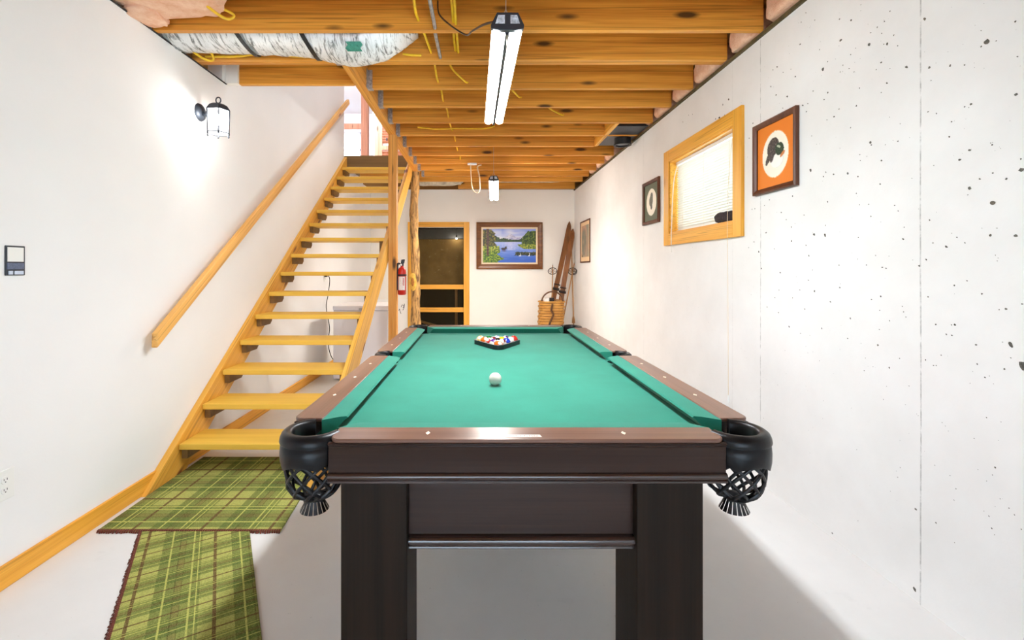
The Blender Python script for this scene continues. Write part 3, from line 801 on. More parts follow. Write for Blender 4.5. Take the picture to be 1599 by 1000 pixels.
def oval_disc(c, ry, rz, dep, n=20):
    m = MB(); rr = []
    for s_, x in ((0.75, 0.0), (1.0, 0.012), (1.0, dep), (0.9, dep + 0.006), (0.0005, dep + 0.008)):
        rr.append([(c[0] + s_ * ry * math.cos(2 * math.pi * k / n) * (1 + 0.08 * math.sin(5 * k)), c[1] - x, c[2] + s_ * rz * math.sin(2 * math.pi * k / n) * (1 + 0.06 * math.cos(7 * k))) for k in range(n)])
    return m.grid(rr, close_u=True)
oval_disc((-0.937, 6.50, 1.085), 0.048, 0.13, 0.06).build('branch_collar', 'wood_cut', logp, smooth=50)
oval_disc((-0.937, 6.447, 1.085), 0.024, 0.065, 0.012).build('branch_heart', 'wood_heart', logp, smooth=50)

# fire extinguisher on the post
fx = thing('fire_extinguisher', (-0.80, 4.735, 1.0), 'red fire extinguisher with a white label hung on the pine post', 'extinguisher')
c = (-0.80, 4.735, 0)
MB().lathe([(0.001, 1.0), (0.036, 1.0), (0.043, 1.008), (0.043, 1.235), (0.040, 1.258), (0.028, 1.28), (0.016, 1.288), (0.016, 1.30)], 28, c).build('cylinder', 'ext_red', fx, smooth=50)
rows = []
for z in (1.05, 1.19):
    rows.append([(c[0] + 0.0438 * math.cos(R(a)), c[1] + 0.0438 * math.sin(R(a)), z) for a in range(-135, -30, 7)])
lb = MB().grid(rows).build('label', 'ext_label', fx, smooth=80)
m = MB()
for i in range(6):
    z = 1.165 - i * 0.013
    m.grid([[(c[0] + 0.0441 * math.cos(R(a)), c[1] + 0.0441 * math.sin(R(a)), zz) for a in range(-72, -44, 7)] for zz in (z, z + 0.007)])
m.build('label_print', 'ext_red', lb)
MB().lathe([(0.0445, 1.196), (0.0465, 1.198), (0.0465, 1.212), (0.0445, 1.214)], 28, c, cap=False).build('strap', 'black_plastic', fx, smooth=40)
v = MB(); v.box(c[0] - 0.016, c[0] + 0.016, c[1] - 0.016, c[1] + 0.016, 1.30, 1.325); v.build('valve', 'fixture_black', fx, bevel=0.003)
MB().prism([(c[0] - 0.012, 1.325), (c[0] + 0.022, 1.325), (c[0] + 0.03, 1.362), (c[0] + 0.026, 1.37), (c[0] - 0.005, 1.366)], 'y', c[1] - 0.012, c[1] + 0.012).build('handle', 'fixture_black', fx, bevel=0.003)
MB().tube(smooth_path([(c[0] - 0.016, c[1], 1.318), (c[0] - 0.036, c[1] - 0.01, 1.325), (c[0] - 0.044, c[1] - 0.012, 1.29), (c[0] - 0.038, c[1] - 0.012, 1.25)]), 0.009, 8).build('nozzle', 'fixture_black', fx, smooth=60)
MB().lathe([(0.001, c[1] - 0.022), (0.011, c[1] - 0.022), (0.011, c[1] - 0.016)], 14, (c[0] - 0.006, 0, 1.312), 'y').build('gauge', 'white_plastic', fx)
box('bracket', 'fixture_black', (-0.8505, -0.84, 4.72, 4.75, 1.05, 1.33), fx)

# ------------------------------------------------------------------ pool table
TX, TY = 0.1335, 2.5375
HW, HL = 0.7185, 1.2825            # half outer size
PW, PL = 0.559, 1.1175             # half playing size at the cushion noses
ZR, ZBED = 0.80, 0.750
tab = thing('pool_table', (TX, TY, 0), 'dark walnut pool table with green cloth and black leather net pockets', 'pool table')
# pocket centres: (dx, dy, outward angle, half arc)
PC = [(sx * 0.6175, sy * 1.195, math.atan2(sy, sx), R(118)) for sx in (-1, 1) for sy in (-1, 1)]
SP = [(sx * 0.640, 0.0, 0.0 if sx > 0 else math.pi, R(88)) for sx in (-1, 1)]

# playing bed with bites for the six pockets
pts = []
def bite(cx, cy, r, a0, a1, n=10):
    return [(cx + r * math.cos(a0 + (a1 - a0) * i / n), cy + r * math.sin(a0 + (a1 - a0) * i / n)) for i in range(n + 1)]
bx_, by_ = 0.605, 1.165
for sx, sy in ((1, -1), (1, 1), (-1, 1), (-1, -1)):
    if (sx, sy) == (1, 1):
        pts += bite(0.645, 0, 0.062, -math.pi / 2 - 0.6, -3 * math.pi / 2 + 0.6)
    if (sx, sy) == (-1, -1):
        pts += bite(-0.645, 0, 0.062, math.pi / 2 - 0.6, -math.pi / 2 + 0.6)
    base = math.atan2(-sy, -sx)
    b_ = bite(sx * 0.607, sy * 1.172, 0.075, base + R(75), base - R(75))
    pts += b_
pts = [(x + TX, y + TY) for x, y in pts]
MB().prism(pts, 'z', 0.715, ZBED).build('playing_bed', 'felt', tab)

def cushion(along, sgn, a0, a1, edge, k0, k1):
    """along: 'x' or 'y'; edge = distance of the wood from centre; profile u runs towards the centre"""
    prof = [(0.0, ZBED - 0.004), (0.0, ZR - 0.003), (0.045, ZR - 0.005), (0.062, ZR - 0.008), (0.066, ZR - 0.013), (0.058, ZR - 0.018), (0.026, ZBED - 0.002)]
    A = [(a0 + k0 * u, sgn * (edge - u), z) for u, z in prof]; B = [(a1 - k1 * u, sgn * (edge - u), z) for u, z in prof]
    f = (lambda p: (p[0] + TX, p[1] + TY, p[2])) if along == 'x' else (lambda p: (p[1] + TX, p[0] + TY, p[2]))
    return MB().grid([[f(p) for p in A], [f(p) for p in B]], close_u=True, cap=True)
EX, EY = PW + 0.066, PL + 0.066
for s_ in (-1, 1):
    cushion('x', s_, -0.555, 0.555, EY, 0.85, 0.85).build('cushion', 'felt', tab, smooth=30)
    for h in (-1, 1):
        a0, a1 = (-1.112, -0.055) if h < 0 else (0.055, 1.112)
        k0, k1 = (0.85, 0.35) if h < 0 else (0.35, 0.85)
        cushion('y', s_, a0, a1, EX, k0, k1).build('cushion', 'felt', tab, smooth=30)

def rrect(x0, x1, y0, y1, rs, n=6):
    """rounded rectangle, rs = radii at (x0y0, x1y0, x1y1, x0y1)"""
    out = []
    for (cx, cy, a, r) in ((x0 + rs[0], y0 + rs[0], math.pi, rs[0]), (x1 - rs[1], y0 + rs[1], 1.5 * math.pi, rs[1]), (x1 - rs[2], y1 - rs[2], 0, rs[2]), (x0 + rs[3], y1 - rs[3], 0.5 * math.pi, rs[3])):
        if r <= 0: out.append((cx, cy)); continue
        out += [(cx + r * math.cos(a + 0.5 * math.pi * i / n), cy + r * math.sin(a + 0.5 * math.pi * i / n)) for i in range(n + 1)]
    return out
RX = 0.548                          # half length of the end rails between the corner pockets
def rail_piece(x0, x1, y0, y1, rs, mat, sights, name='rail'):
    o = MB().prism(rrect(x0 + TX, x1 + TX, y0 + TY, y1 + TY, rs), 'z', ZR - 0.0115, ZR).build(name, mat, tab, bevel=0.004, seg=3, smooth=40)
    for (sx_, sy_) in sights:
        MB().prism([(sx_ + TX - 0.007, sy_ + TY), (sx_ + TX, sy_ + TY - 0.013), (sx_ + TX + 0.007, sy_ + TY), (sx_ + TX, sy_ + TY + 0.013)], 'z', ZR - 0.001, ZR + 0.0006).build('sight', 'sight_pearl', o)
    return o
near_rail = None
for s_ in (-1, 1):
    y0, y1 = sorted((s_ * HL, s_ * EY)); rs = (0.03, 0.03, 0, 0) if s_ < 0 else (0, 0, 0.03, 0.03)
    r_ = rail_piece(-RX, RX, y0, y1, rs, 'rail_walnut', [(x, s_ * (HL + EY) / 2) for x in (-0.2795, 0.2795)])
    if s_ < 0: near_rail = r_
    for h in (-1, 1):
        yy0, yy1 = (-1.105, -0.065) if h < 0 else (0.065, 1.105)
        x0, x1 = sorted((s_ * HW, s_ * EX))
        rs = (0.03, 0, 0, 0.03) if s_ < 0 else (0, 0.03, 0.03, 0)
        rail_piece(x0, x1, yy0, yy1, rs, 'rail_walnut_y', [(s_ * (HW + EX) / 2, h * q) for q in (0.279, 0.559, 0.838)])
# decal on the near rail with faint worn print
dx0, dx1 = 0.080 - 0.0335 - 0.013, 0.080 + 0.075 - 0.0335 + 0.012
MB().prism([(0.066, 1.272), (0.176, 1.272), (0.172, 1.291), (0.066, 1.291)], 'z', ZR - 0.001, ZR + 0.0004).build('name_plate', 'decal', near_rail)
m = MB(); rng = random.Random(11); x = 0.071
while x < 0.166:
    w = rng.choice((0.0025, 0.004, 0.005)); m.box(x, x + w, 1.278, 1.278 + rng.choice((0.005, 0.007, 0.008)), ZR + 0.0004, ZR + 0.0007); x += w + 0.0022
m.build('faded_print', 'decal_ink', near_rail)

# aprons: profile runs outward u, z
apr = [(0.0, 0.788), (0.013, 0.788), (0.0165, 0.7855), (0.013, 0.782), (0.0095, 0.7805), (0.0125, 0.778), (0.0095, 0.775), (0.008, 0.773), (0.008, 0.676), (0.0, 0.676)]
bead = [(0.0075, 0.7045), (0.013, 0.7035), (0.0175, 0.7000), (0.0195, 0.6945), (0.0175, 0.6890), (0.013, 0.6855), (0.0105, 0.6840), (0.0135, 0.6815), (0.0135, 0.6765), (0.0075, 0.6765)]
def apron(along, sgn, a0, a1, base, pr=None):
    pr = pr or apr
    if along == 'x':
        poly = [(TY + sgn * (base + u), z) for u, z in pr]
        return MB().prism(poly, 'x', a0 + TX, a1 + TX)
    poly = [(TX + sgn * (base + u), z) for u, z in pr]
    return MB().prism(poly, 'y', a0 + TY, a1 + TY)
for s_ in (-1, 1):
    apron('x', s_, -RX - 0.004, RX + 0.004, HL - 0.0175).build('apron', 'dark_walnut', tab, smooth=40, bevel=0.0015)
    apron('x', s_, -RX - 0.004, RX + 0.004, HL - 0.0175, bead).build('apron_moulding', 'walnut_gloss', tab, smooth=50)
    apron('y', s_, -1.10, 1.10, HW - 0.0175, bead).build('apron_moulding', 'walnut_gloss', tab, smooth=50)
    apron('y', s_, -1.10, 1.10, HW - 0.0175).build('apron', 'dark_walnut_y', tab, smooth=40, bevel=0.0015)
box('slate_frame', 'dark_walnut', (TX - 0.53, TX + 0.53, TY - 1.09, TY + 1.09, 0.655, 0.7145), tab)
for s_ in (-1, 1):
    y0, y1 = sorted((s_ * (HL - 0.02), s_ * 1.181))
    box('subframe', 'dark_walnut', (TX - 0.50, TX + 0.50, y0 + TY, y1 + TY, 0.678, 0.786), tab)
    x0, x1 = sorted((s_ * (HW - 0.02), s_ * 0.623))
    for h in (-1, 1):
        yy0, yy1 = (-1.07, -0.09) if h < 0 else (0.09, 1.07)
        box('subframe', 'dark_walnut', (x0 + TX, x1 + TX, yy0 + TY, yy1 + TY, 0.678, 0.786), tab)
# legs and panels
LX = ((-0.393, -0.2045), (0.4485, 0.637))
for x0, x1 in LX:
    for y0, y1 in ((1.295, 1.50), (3.575, 3.78)):
        box('leg', 'dark_walnut_z', (x0, x1, y0, y1, 0.0005, 0.676), tab, bevel=0.003)
for y0, y1, sg in ((1.33, 1.355, -1), (3.72, 3.745, 1)):
    box('end_panel', 'dark_walnut', (-0.2045, 0.4485, y0, y1, 0.46, 0.676), tab)
    yb = y0 if sg < 0 else y1
    prof = [(0.0, 0.497), (0.008, 0.496), (0.017, 0.491), (0.021, 0.482), (0.019, 0.474), (0.014, 0.468), (0.010, 0.466), (0.012, 0.463), (0.012, 0.460), (0.0, 0.460)]
    MB().prism([(yb + sg * u, z) for u, z in prof], 'x', -0.2045, 0.4485).build('panel_moulding', 'walnut_gloss', tab, smooth=50)
for x0, x1 in ((-0.36, -0.335), (0.579, 0.604)):
    box('side_panel', 'dark_walnut_y', (x0, x1, 1.50, 3.575, 0.50, 0.66), tab)

# pockets: leather boot, hanging net and fringe
def pocket_meshes(half, rx):
    k = rx / 0.095
    prof = [(0.060, 0.742), (0.060, 0.792), (0.064, 0.800), (0.072, 0.8045), (0.082, 0.803), (0.090, 0.797), (0.0945, 0.787), (0.0965, 0.776), (0.0955, 0.7725), (0.0900, 0.7715), (0.0900, 0.7690), (0.0935, 0.766), (0.0955, 0.745), (0.095, 0.72), (0.0925, 0.703)]
    nA = 44; rows = []
    for i in range(nA + 1):
        t = -half + 2 * half * i / nA
        sc = 0.017 * abs(math.sin(t * 2.6)) + 0.012 * (abs(t) / half) ** 2
        row = []
        for r, z in prof:
            z2 = z + (sc if z < 0.71 else (sc * 0.4 if z < 0.73 else 0))
            row.append((k * r * math.cos(t), k * r * math.sin(t), z2))
        row.append((k * 0.088 * math.cos(t), k * 0.088 * math.sin(t), 0.703 + sc))
        row.append((k * 0.086 * math.cos(t), k * 0.086 * math.sin(t), 0.745))
        rows.append(row)
    boot = MB().grid(rows, close_u=True, cap=True)
    net = MB(); n = 9
    lev = [(0.080, 0.720), (0.080, 0.697), (0.078, 0.668), (0.073, 0.640), (0.058, 0.618), (0.033, 0.604), (0.022, 0.602)]
    for s_ in (-1, 1):
        for j in range(n):
            path = []
            for i, (r, z) in enumerate(lev):
                a = 2 * math.pi * (j + s_ * i * 0.5) / n
                path.append((k * r * math.cos(a), k * r * math.sin(a), z + 0.002 * s_))
            net.tube(smooth_path(path, 3), 0.005, 6)
    net.tube([(k * 0.080 * math.cos(a * 0.2856), k * 0.080 * math.sin(a * 0.2856), 0.716) for a in range(23)], 0.0045, 6)
    fr = MB(); nf = 18
    for j in range(nf):
        a0 = 2 * math.pi * j / nf; a1 = a0 + 0.30
        rows = [[(r * math.cos(a), r * math.sin(a), z) for a in (a0, (a0 + a1) / 2, a1)] for r, z in ((0.024, 0.608), (0.025, 0.596), (0.033, 0.578), (0.041, 0.563))]
        fr.grid(rows)
    knot = MB().lathe([(0.012, 0.612), (0.028, 0.606), (0.030, 0.600), (0.024, 0.593), (0.010, 0.592)], 18)
    lin_ = MB().lathe([(0.0005, 0.690), (0.030, 0.692), (0.052, 0.705), (0.058, 0.74)], 24, cap=False)
    return boot, net, fr, knot, lin_
for lst, rx in ((PC, 0.095), (SP, 0.075)):
    first = None
    for (dx, dy, ang, half) in lst:
        loc = (TX + dx, TY + dy, 0)
        if first is None:
            boot, net, fr, knot, ln = pocket_meshes(half, rx)
            p = boot.build('pocket', 'leather', None, smooth=50)
            subs = [net.build('pocket_net', 'net_leather', None, smooth=60), fr.build('pocket_fringe', 'net_leather', None), knot.build('pocket_collar', 'net_leather', None, smooth=60), ln.build('pocket_liner', 'pocket_dark', None, smooth=60)]
            for q in subs: q.parent = p
            first = (p, subs)
        else:
            p = first[0].copy(); COL.objects.link(p)
            for q in first[1]:
                c_ = q.copy(); COL.objects.link(c_); c_.parent = p
        p.location = loc; p.rotation_euler = (0, 0, ang); p.parent = None
        adopt(p, tab)

# rack, balls
RCX, RCY = 0.125, 2.955
pit_ = 0.0575
def tri_outline(rad, n=7):
    h = 4 * pit_ * math.sqrt(3) / 2
    cs = [(RCX, RCY), (RCX + 2 * pit_, RCY + h), (RCX - 2 * pit_, RCY + h)]; out = []
    for (cx, cy), a in zip(cs, (R(-150), R(-30), R(90))):
        for i in range(n + 1):
            t = a + R(120) * i / n; out.append((cx + rad * math.cos(t), cy + rad * math.sin(t)))
    return out
oi, oo = tri_outline(0.0298), tri_outline(0.043)
rows = [[(x, y, z) for x, y in ol] for ol, z in ((oi, ZBED + 0.001), (oo, ZBED + 0.001), (oo, ZBED + 0.031), (oi, ZBED + 0.031))]
rack = MB().grid(rows, close_u=True, close_v=True).build('ball_rack', 'rack_plastic', smooth=40, bevel=0.002)
tag(rack, 'black plastic triangle rack around the coloured balls on the table', 'rack')
BR = 0.0286
def ball(name, x, y, z, colr, stripe, label, rot, group):
    m = MB().sphere(BR, (0, 0, 0), 32, 20); cols = []
    W_ = lin((212, 206, 194)); C_ = lin(tuple(q * 0.88 for q in colr))
    for p in m.v:
        u = Vector(p) / BR
        if stripe is None: c_ = W_
        elif u.x > 0.90 or u.x < -0.90: c_ = W_
        elif stripe and abs(u.z) > 0.52: c_ = W_
        else: c_ = C_
        cols.append(c_)
    o = m.build(name, 'ball_resin', None, loc=(x, y, z), rot=rot, smooth=180, cols=cols)
    return tag(o, label, 'ball', group)
YEL, BLU, RED, PUR, ORA, GRN, MAR, BLK = (236, 190, 20), (20, 60, 200), (200, 40, 30), (96, 30, 130), (236, 110, 20), (20, 120, 60), (120, 24, 30), (18, 18, 20)
layout = [[(ORA, True, 'orange striped ball at the front point of the rack')],
          [(PUR, True, 'purple striped ball just behind the front ball'), (MAR, True, 'maroon striped ball just behind the front ball')],
          [(RED, True, 'red striped ball at the left edge of the third row'), (BLK, False, 'solid black ball in the middle of the rack'), (BLU, False, 'solid blue ball on the right edge of the rack')],
          [(ORA, False, 'solid orange ball at the left edge of the fourth row'), (MAR, False, 'solid maroon ball inside the fourth row'), (YEL, False, 'solid yellow ball inside the fourth row'), (GRN, True, 'green striped ball at the right end of the fourth row')],
          [(YEL, True, 'yellow striped ball in the far left corner of the rack'), (GRN, False, 'solid green ball in the back row'), (BLU, True, 'blue striped ball in the middle of the back row'), (PUR, False, 'solid purple ball in the back row'), (RED, False, 'solid red ball in the far right corner of the rack')]]
rng = random.Random(5)
for r_, row in enumerate(layout):
    for q, (cc, st, lab) in enumerate(row):
        ball('pool_ball', RCX + (q - r_ / 2) * pit_, RCY + r_ * pit_ * math.sqrt(3) / 2, ZBED + BR + 0.0008, cc, st, lab, (rng.uniform(-1.2, 1.2), rng.uniform(-0.9, 0.9), rng.uniform(0.6, 2.4)), 'racked pool balls')
ball('cue_ball', 0.0725, 2.03, ZBED + BR + 0.0005, (255, 255, 255), None, 'plain white cue ball alone on the green cloth', (0, 0, 0), None)

# ------------------------------------------------------------------ plaid rugs
def rug(name, poly, mat, label, fringe_sides, z=0.011):
    t = thing(name, (sum(p[0] for p in poly) / len(poly), sum(p[1] for p in poly) / len(poly), 0), label, 'rug')
    MB().prism(poly, 'z', 0.0006, z).build('weave', mat, t, bevel=0.003)
    for a, b_ in fringe_sides:
        p, q = Vector(poly[a] + (0,)), Vector(poly[b_] + (0,))
        d = (q - p).normalized(); nrm = Vector((d.y, -d.x, 0)); m = MB(); L = (q - p).length; n_ = int(L / 0.011)
        rg = random.Random(a * 7 + n_)
        for i in range(n_):
            c_ = p + d * (i + 0.5) * L / n_ + nrm * 0.002
            e = c_ + nrm * rg.uniform(0.006, 0.013) + d * rg.uniform(-0.004, 0.004)
            w = d * 0.0052
            m.add([c_ - w + Vector((0, 0, 0.001)), c_ + w + Vector((0, 0, 0.001)), e + w * 0.6 + Vector((0, 0, 0.001)), e - w * 0.6 + Vector((0, 0, 0.001)), c_ - w - nrm * 0.01 + Vector((0, 0, z + 0.001)), c_ + w - nrm * 0.01 + Vector((0, 0, z + 0.001)), c_ + w + Vector((0, 0, z)), c_ - w + Vector((0, 0, z))],
                  [(0, 1, 2, 3), (7, 6, 2, 3), (4, 5, 6, 7)])
        m.build('edge_fringe', 'rug_fringe', t)
    return t
rug('plaid_mat', [(-1.838, 2.195), (-0.955, 2.195), (-0.982, 2.52), (-0.985, 3.055), (-1.845, 3.055)], 'plaid_mat_wool', 'wide green plaid mat lying at the foot of the stairs', [(0, 1)])
dv = Vector((0.364, -0.641)).normalized()
e0 = Vector((-1.625, 2.188)); e1 = Vector((-1.10, 2.188)); LNG = 1.7
rug('plaid_runner', [tuple(e0), tuple(e0 + dv * LNG), tuple(e1 + dv * (LNG - 0.26)), tuple(e1)], 'plaid_runner_wool', 'narrow green plaid runner leading away from the wide plaid mat', [(0, 1)])

# ------------------------------------------------------------------ shop lights
def shop_light(x0, y0, x1, y1, z0, z1, hang, label, lens='led_tube'):
    """hanging twin tube LED shop light from (x0,y0) to (x1,y1)"""
    L = math.hypot(x1 - x0, y1 - y0)
    t = thing('shop_light', (x0, y0, z0), label, 'light', 'hanging shop lights')
    rz = math.atan2(-(x1 - x0), y1 - y0); rx = math.atan2(z1 - z0, L)
    M_ = Matrix.Translation((x0, y0, z0)) @ Matrix.Rotation(rz, 4, 'Z') @ Matrix.Rotation(rx, 4, 'X')
    def put(mb_, name, mat, **kw):
        mb_.v = [tuple(M_ @ Vector(p)) for p in mb_.v]
        return mb_.build(name, mat, t, **kw)
    put(MB().prism([(-0.056, 0.004), (-0.036, 0.046), (0.036, 0.046), (0.056, 0.004)], 'y', 0.02, L - 0.012), 'housing', 'fixture_grey')
    put(MB().prism([(-0.0105, 0.003), (0.0105, 0.003), (0.007, -0.019), (-0.007, -0.019)], 'y', 0.022, L - 0.013), 'spine', 'fixture_black')
    for sx in (-1, 1):
        xa, xb = sorted((sx * 0.011, sx * 0.055))
        put(MB().prism([(xa, 0.003), (xb, 0.003), (xb - 0.003, -0.010), ((xa + xb) / 2, -0.016), (xa + 0.003, -0.010)], 'y', 0.022, L - 0.014), 'tube_lens', lens)
    cap = [(-0.058, -0.006), (-0.060, 0.006), (-0.038, 0.050), (0.038, 0.050), (0.060, 0.006), (0.058, -0.006), (0.03, -0.012), (-0.03, -0.012)]
    e = put(MB().prism(cap, 'y', 0.0, 0.022), 'end_cap', 'fixture_black', bevel=0.002)
    e2 = put(MB().prism([(-0.058, -0.002), (-0.058, 0.008), (-0.038, 0.048), (0.038, 0.048), (0.058, 0.008), (0.058, -0.002)], 'y', L - 0.013, L), 'end_cap', 'fixture_grey', bevel=0.002)
    for sx in (-1, 1):
        m = MB().prism([(sx * 0.010, 0.010), (sx * 0.044, 0.010), (sx * 0.034, 0.040), (sx * 0.010, 0.040)], 'y', -0.001, 0.0005)
        m.v = [tuple(M_ @ Vector(p)) for p in m.v]
        m.build('sticker', 'sticker', e)
    for yy in (0.10, L - 0.10):
        base = M_ @ Vector((0, yy, 0.11))
        for sx in (-1, 1):
            MB().tube([M_ @ Vector((sx * 0.032, yy, 0.046)), base], 0.0012, 5).build('hanging_wire', 'wire_steel', t)
        MB().tube([base, (base.x, base.y, hang)], 0.0014, 5).build('hanging_chain', 'wire_steel', t)
    MB().tube([M_ @ Vector((0.0, 0.05, -0.004)), M_ @ Vector((0.002, 0.06, -0.06))], 0.0009, 5).build('pull_cord', 'cream_cord', t)
    return t
shop_light(0.102, 1.627, 0.092, 2.847, 2.135, 2.185, 2.845, 'long lit twin tube shop light hanging above the cue ball')
shop_light(0.170, 5.30, 0.215, 6.52, 2.305, 2.26, 2.845, 'distant lit shop light hanging before the landscape painting', 'led_tube_bright')

# ------------------------------------------------------------------ wall lantern
sc_ = thing('wall_lantern', (XL, 3.05, 2.30), 'lit wrought iron lantern on the plaster wall above the handrail', 'lantern')
LX_, LY_, LZ_ = -1.715, 3.0, 2.255
MB().lathe([(0.001, XL + 0.028), (0.03, XL + 0.026), (0.055, XL + 0.012), (0.060, XL + 0.0005)], 24, (0, 3.09, 2.33), 'x').build('wall_plate', 'iron', sc_, smooth=50)
MB().tube(smooth_path([(XL + 0.02, 3.09, 2.33), (XL + 0.06, 3.07, 2.305), (XL + 0.09, 3.04, 2.325), (LX_, LY_, LZ_ + 0.085)]), 0.011, 8).build('arm', 'iron', sc_, smooth=60)
def hexr(r, z, n=6, off=0.0): return [(LX_ + r * math.cos(2 * math.pi * (k + off) / n), LY_ + r * math.sin(2 * math.pi * (k + off) / n), LZ_ + z) for k in range(n)]
MB().grid([hexr(0.0785, 0.052), hexr(0.074, 0.062), hexr(0.058, 0.085), hexr(0.036, 0.098), hexr(0.012, 0.102)], close_u=True, cap=True).build('roof', 'iron', sc_)
MB().tube([(LX_ + 0.016 * math.cos(a * 0.449), LY_, LZ_ + 0.124 + 0.020 * math.sin(a * 0.449)) for a in range(15)], 0.004, 8).build('top_ring', 'iron', sc_, smooth=60)
for k in range(6):
    a, b_ = hexr(0.074, 0.055)[k], hexr(0.070, -0.098)[k]
    MB().tube([a, b_], 0.0042, 6).build('bar', 'iron', sc_)
    MB().lathe([(0.004, b_[2] + 0.002), (0.006, b_[2] - 0.006), (0.001, b_[2] - 0.014)], 8, (b_[0], b_[1], 0)).build('finial', 'iron', sc_)
    a2, b2 = hexr(0.072, 0.055)[(k + 1) % 6], hexr(0.068, -0.093)[(k + 1) % 6]; a1, b1 = hexr(0.072, 0.055)[k], hexr(0.068, -0.093)[k]
    MB().add([a1, a2, b2, b1], [(0, 1, 2, 3)]).build('pane', 'frosted_glass', sc_)
MB().tube(hexr(0.070, -0.094) + [hexr(0.070, -0.094)[0]], 0.0035, 6).build('bottom_ring', 'iron', sc_)
MB().sphere(0.028, (LX_, LY_, LZ_ - 0.005), 16, 10, (1, 1, 1.3)).build('bulb', 'bulb', sc_, smooth=90)
MB().lathe([(0.013, LZ_ + 0.03), (0.013, LZ_ + 0.09)], 12, (LX_, LY_, 0)).build('socket', 'white_plastic', sc_)

# ------------------------------------------------------------------ wall control and outlets on the left wall
wc = thing('wall_control', (XL, 1.856, 1.30), 'small wall control with white panel over a blue grey keypad', 'wall control')
box('back_plate', 'fixture_black', (XL, XL + 0.006, 1.818, 1.896, 1.243, 1.364), wc, bevel=0.002)
box('white_panel', 'white_plastic', (XL + 0.006, XL + 0.008, 1.824, 1.888, 1.299, 1.357), wc)
box('keypad', 'blue_grey_plastic', (XL + 0.006, XL + 0.009, 1.822, 1.889, 1.268, 1.294), wc)
for y0, y1 in ((1.828, 1.843), (1.850, 1.886)):
    box('button', 'pale_plastic', (XL + 0.006, XL + 0.010, y0, y1, 1.247, 1.262), wc)
def outlet(y, z, lab):
    t = thing('power_outlet', (XL, y, z), lab, 'outlet')
    box('cover_plate', 'white_plastic', (XL, XL + 0.006, y - 0.037, y + 0.037, z - 0.06, z + 0.06), t, bevel=0.002)
    for dz in (-0.02, 0.02):
        r_ = MB().lathe([(0.001, XL + 0.0085), (0.015, XL + 0.0085), (0.016, XL + 0.0055)], 18, (0, y, z + dz), 'x').build('socket_face', 'white_plastic', t)
        m = MB()
        for dy in (-0.006, 0.006): m.box(XL + 0.0084, XL + 0.0089, y + dy - 0.0011, y + dy + 0.0011, z + dz - 0.001, z + dz + 0.007)
        m.box(XL + 0.0084, XL + 0.0089, y - 0.002, y + 0.002, z + dz - 0.009, z + dz - 0.005)
        m.build('slot', 'ink', r_)
    return t
outlet(1.815, 0.408, 'white double power outlet low on the plaster wall beside the baseboard')
outlet(5.60, 1.17, 'white power outlet with a black plug behind the stair treads')
cd = thing('appliance_cord', (XL + 0.03, 5.58, 0.5), 'black power cord dangling from the outlet behind the stairs', 'cord')
box('plug', 'black_plastic', (XL + 0.009, XL + 0.04, 5.55, 5.59, 1.17, 1.205), cd, bevel=0.004)
MB().tube(smooth_path([(XL + 0.04, 5.60, 1.19), (XL + 0.05, 5.63, 1.13), (XL + 0.04, 5.60, 0.95), (XL + 0.03, 5.56, 0.80), (XL + 0.05, 5.62, 0.55), (XL + 0.04, 5.60, 0.35), (XL + 0.07, 5.66, 0.16), (XL + 0.14, 5.70, 0.12)]), 0.005, 6).build('cable', 'black_cable', cd, smooth=60)

# chest freezer under the stairs
fz = thing('chest_freezer', (-1.30, 5.45, 0), 'white chest freezer standing under the stairs', 'freezer')
box('cabinet', 'freezer_white', (-1.655, -1.03, 5.17, 5.74, 0.02, 0.79), fz, bevel=0.008)
box('gasket', 'gasket', (-1.65, -1.035, 5.175, 5.735, 0.7905, 0.7995), fz)
box('lid', 'freezer_white', (-1.66, -1.025, 5.165, 5.745, 0.80, 0.85), fz, bevel=0.01)
box('handle', 'gasket', (-1.36, -1.24, 5.15, 5.168, 0.80, 0.825), fz, bevel=0.004)
for x in (-1.6, -1.1):
    for y in (5.22, 5.66): box('foot', 'black_plastic', (x, x + 0.04, y, y + 0.04, 0.0005, 0.0195), fz)

# white board with an ink doodle against the back wall
bd = thing('white_board', (-1.5, YB, 0.35), 'white board with a black ink doodle beside the crawlspace doorway', 'board')
box('sheet', 'paper', (-1.80, -1.245, YB - 0.012, YB - 0.0005, 0.10, 0.737), bd)
m = MB()
for pth in ([(-1.36, 0.60), (-1.34, 0.64), (-1.32, 0.63), (-1.31, 0.60), (-1.33, 0.59)], [(-1.40, 0.54), (-1.385, 0.57), (-1.375, 0.52), (-1.36, 0.49)], [(-1.33, 0.55), (-1.31, 0.58), (-1.30, 0.66)]):
    m.tube(smooth_path([(x, YB - 0.0125, z) for x, z in pth], 4), 0.005, 5)
m.build('ink_doodle', 'ink', bd)

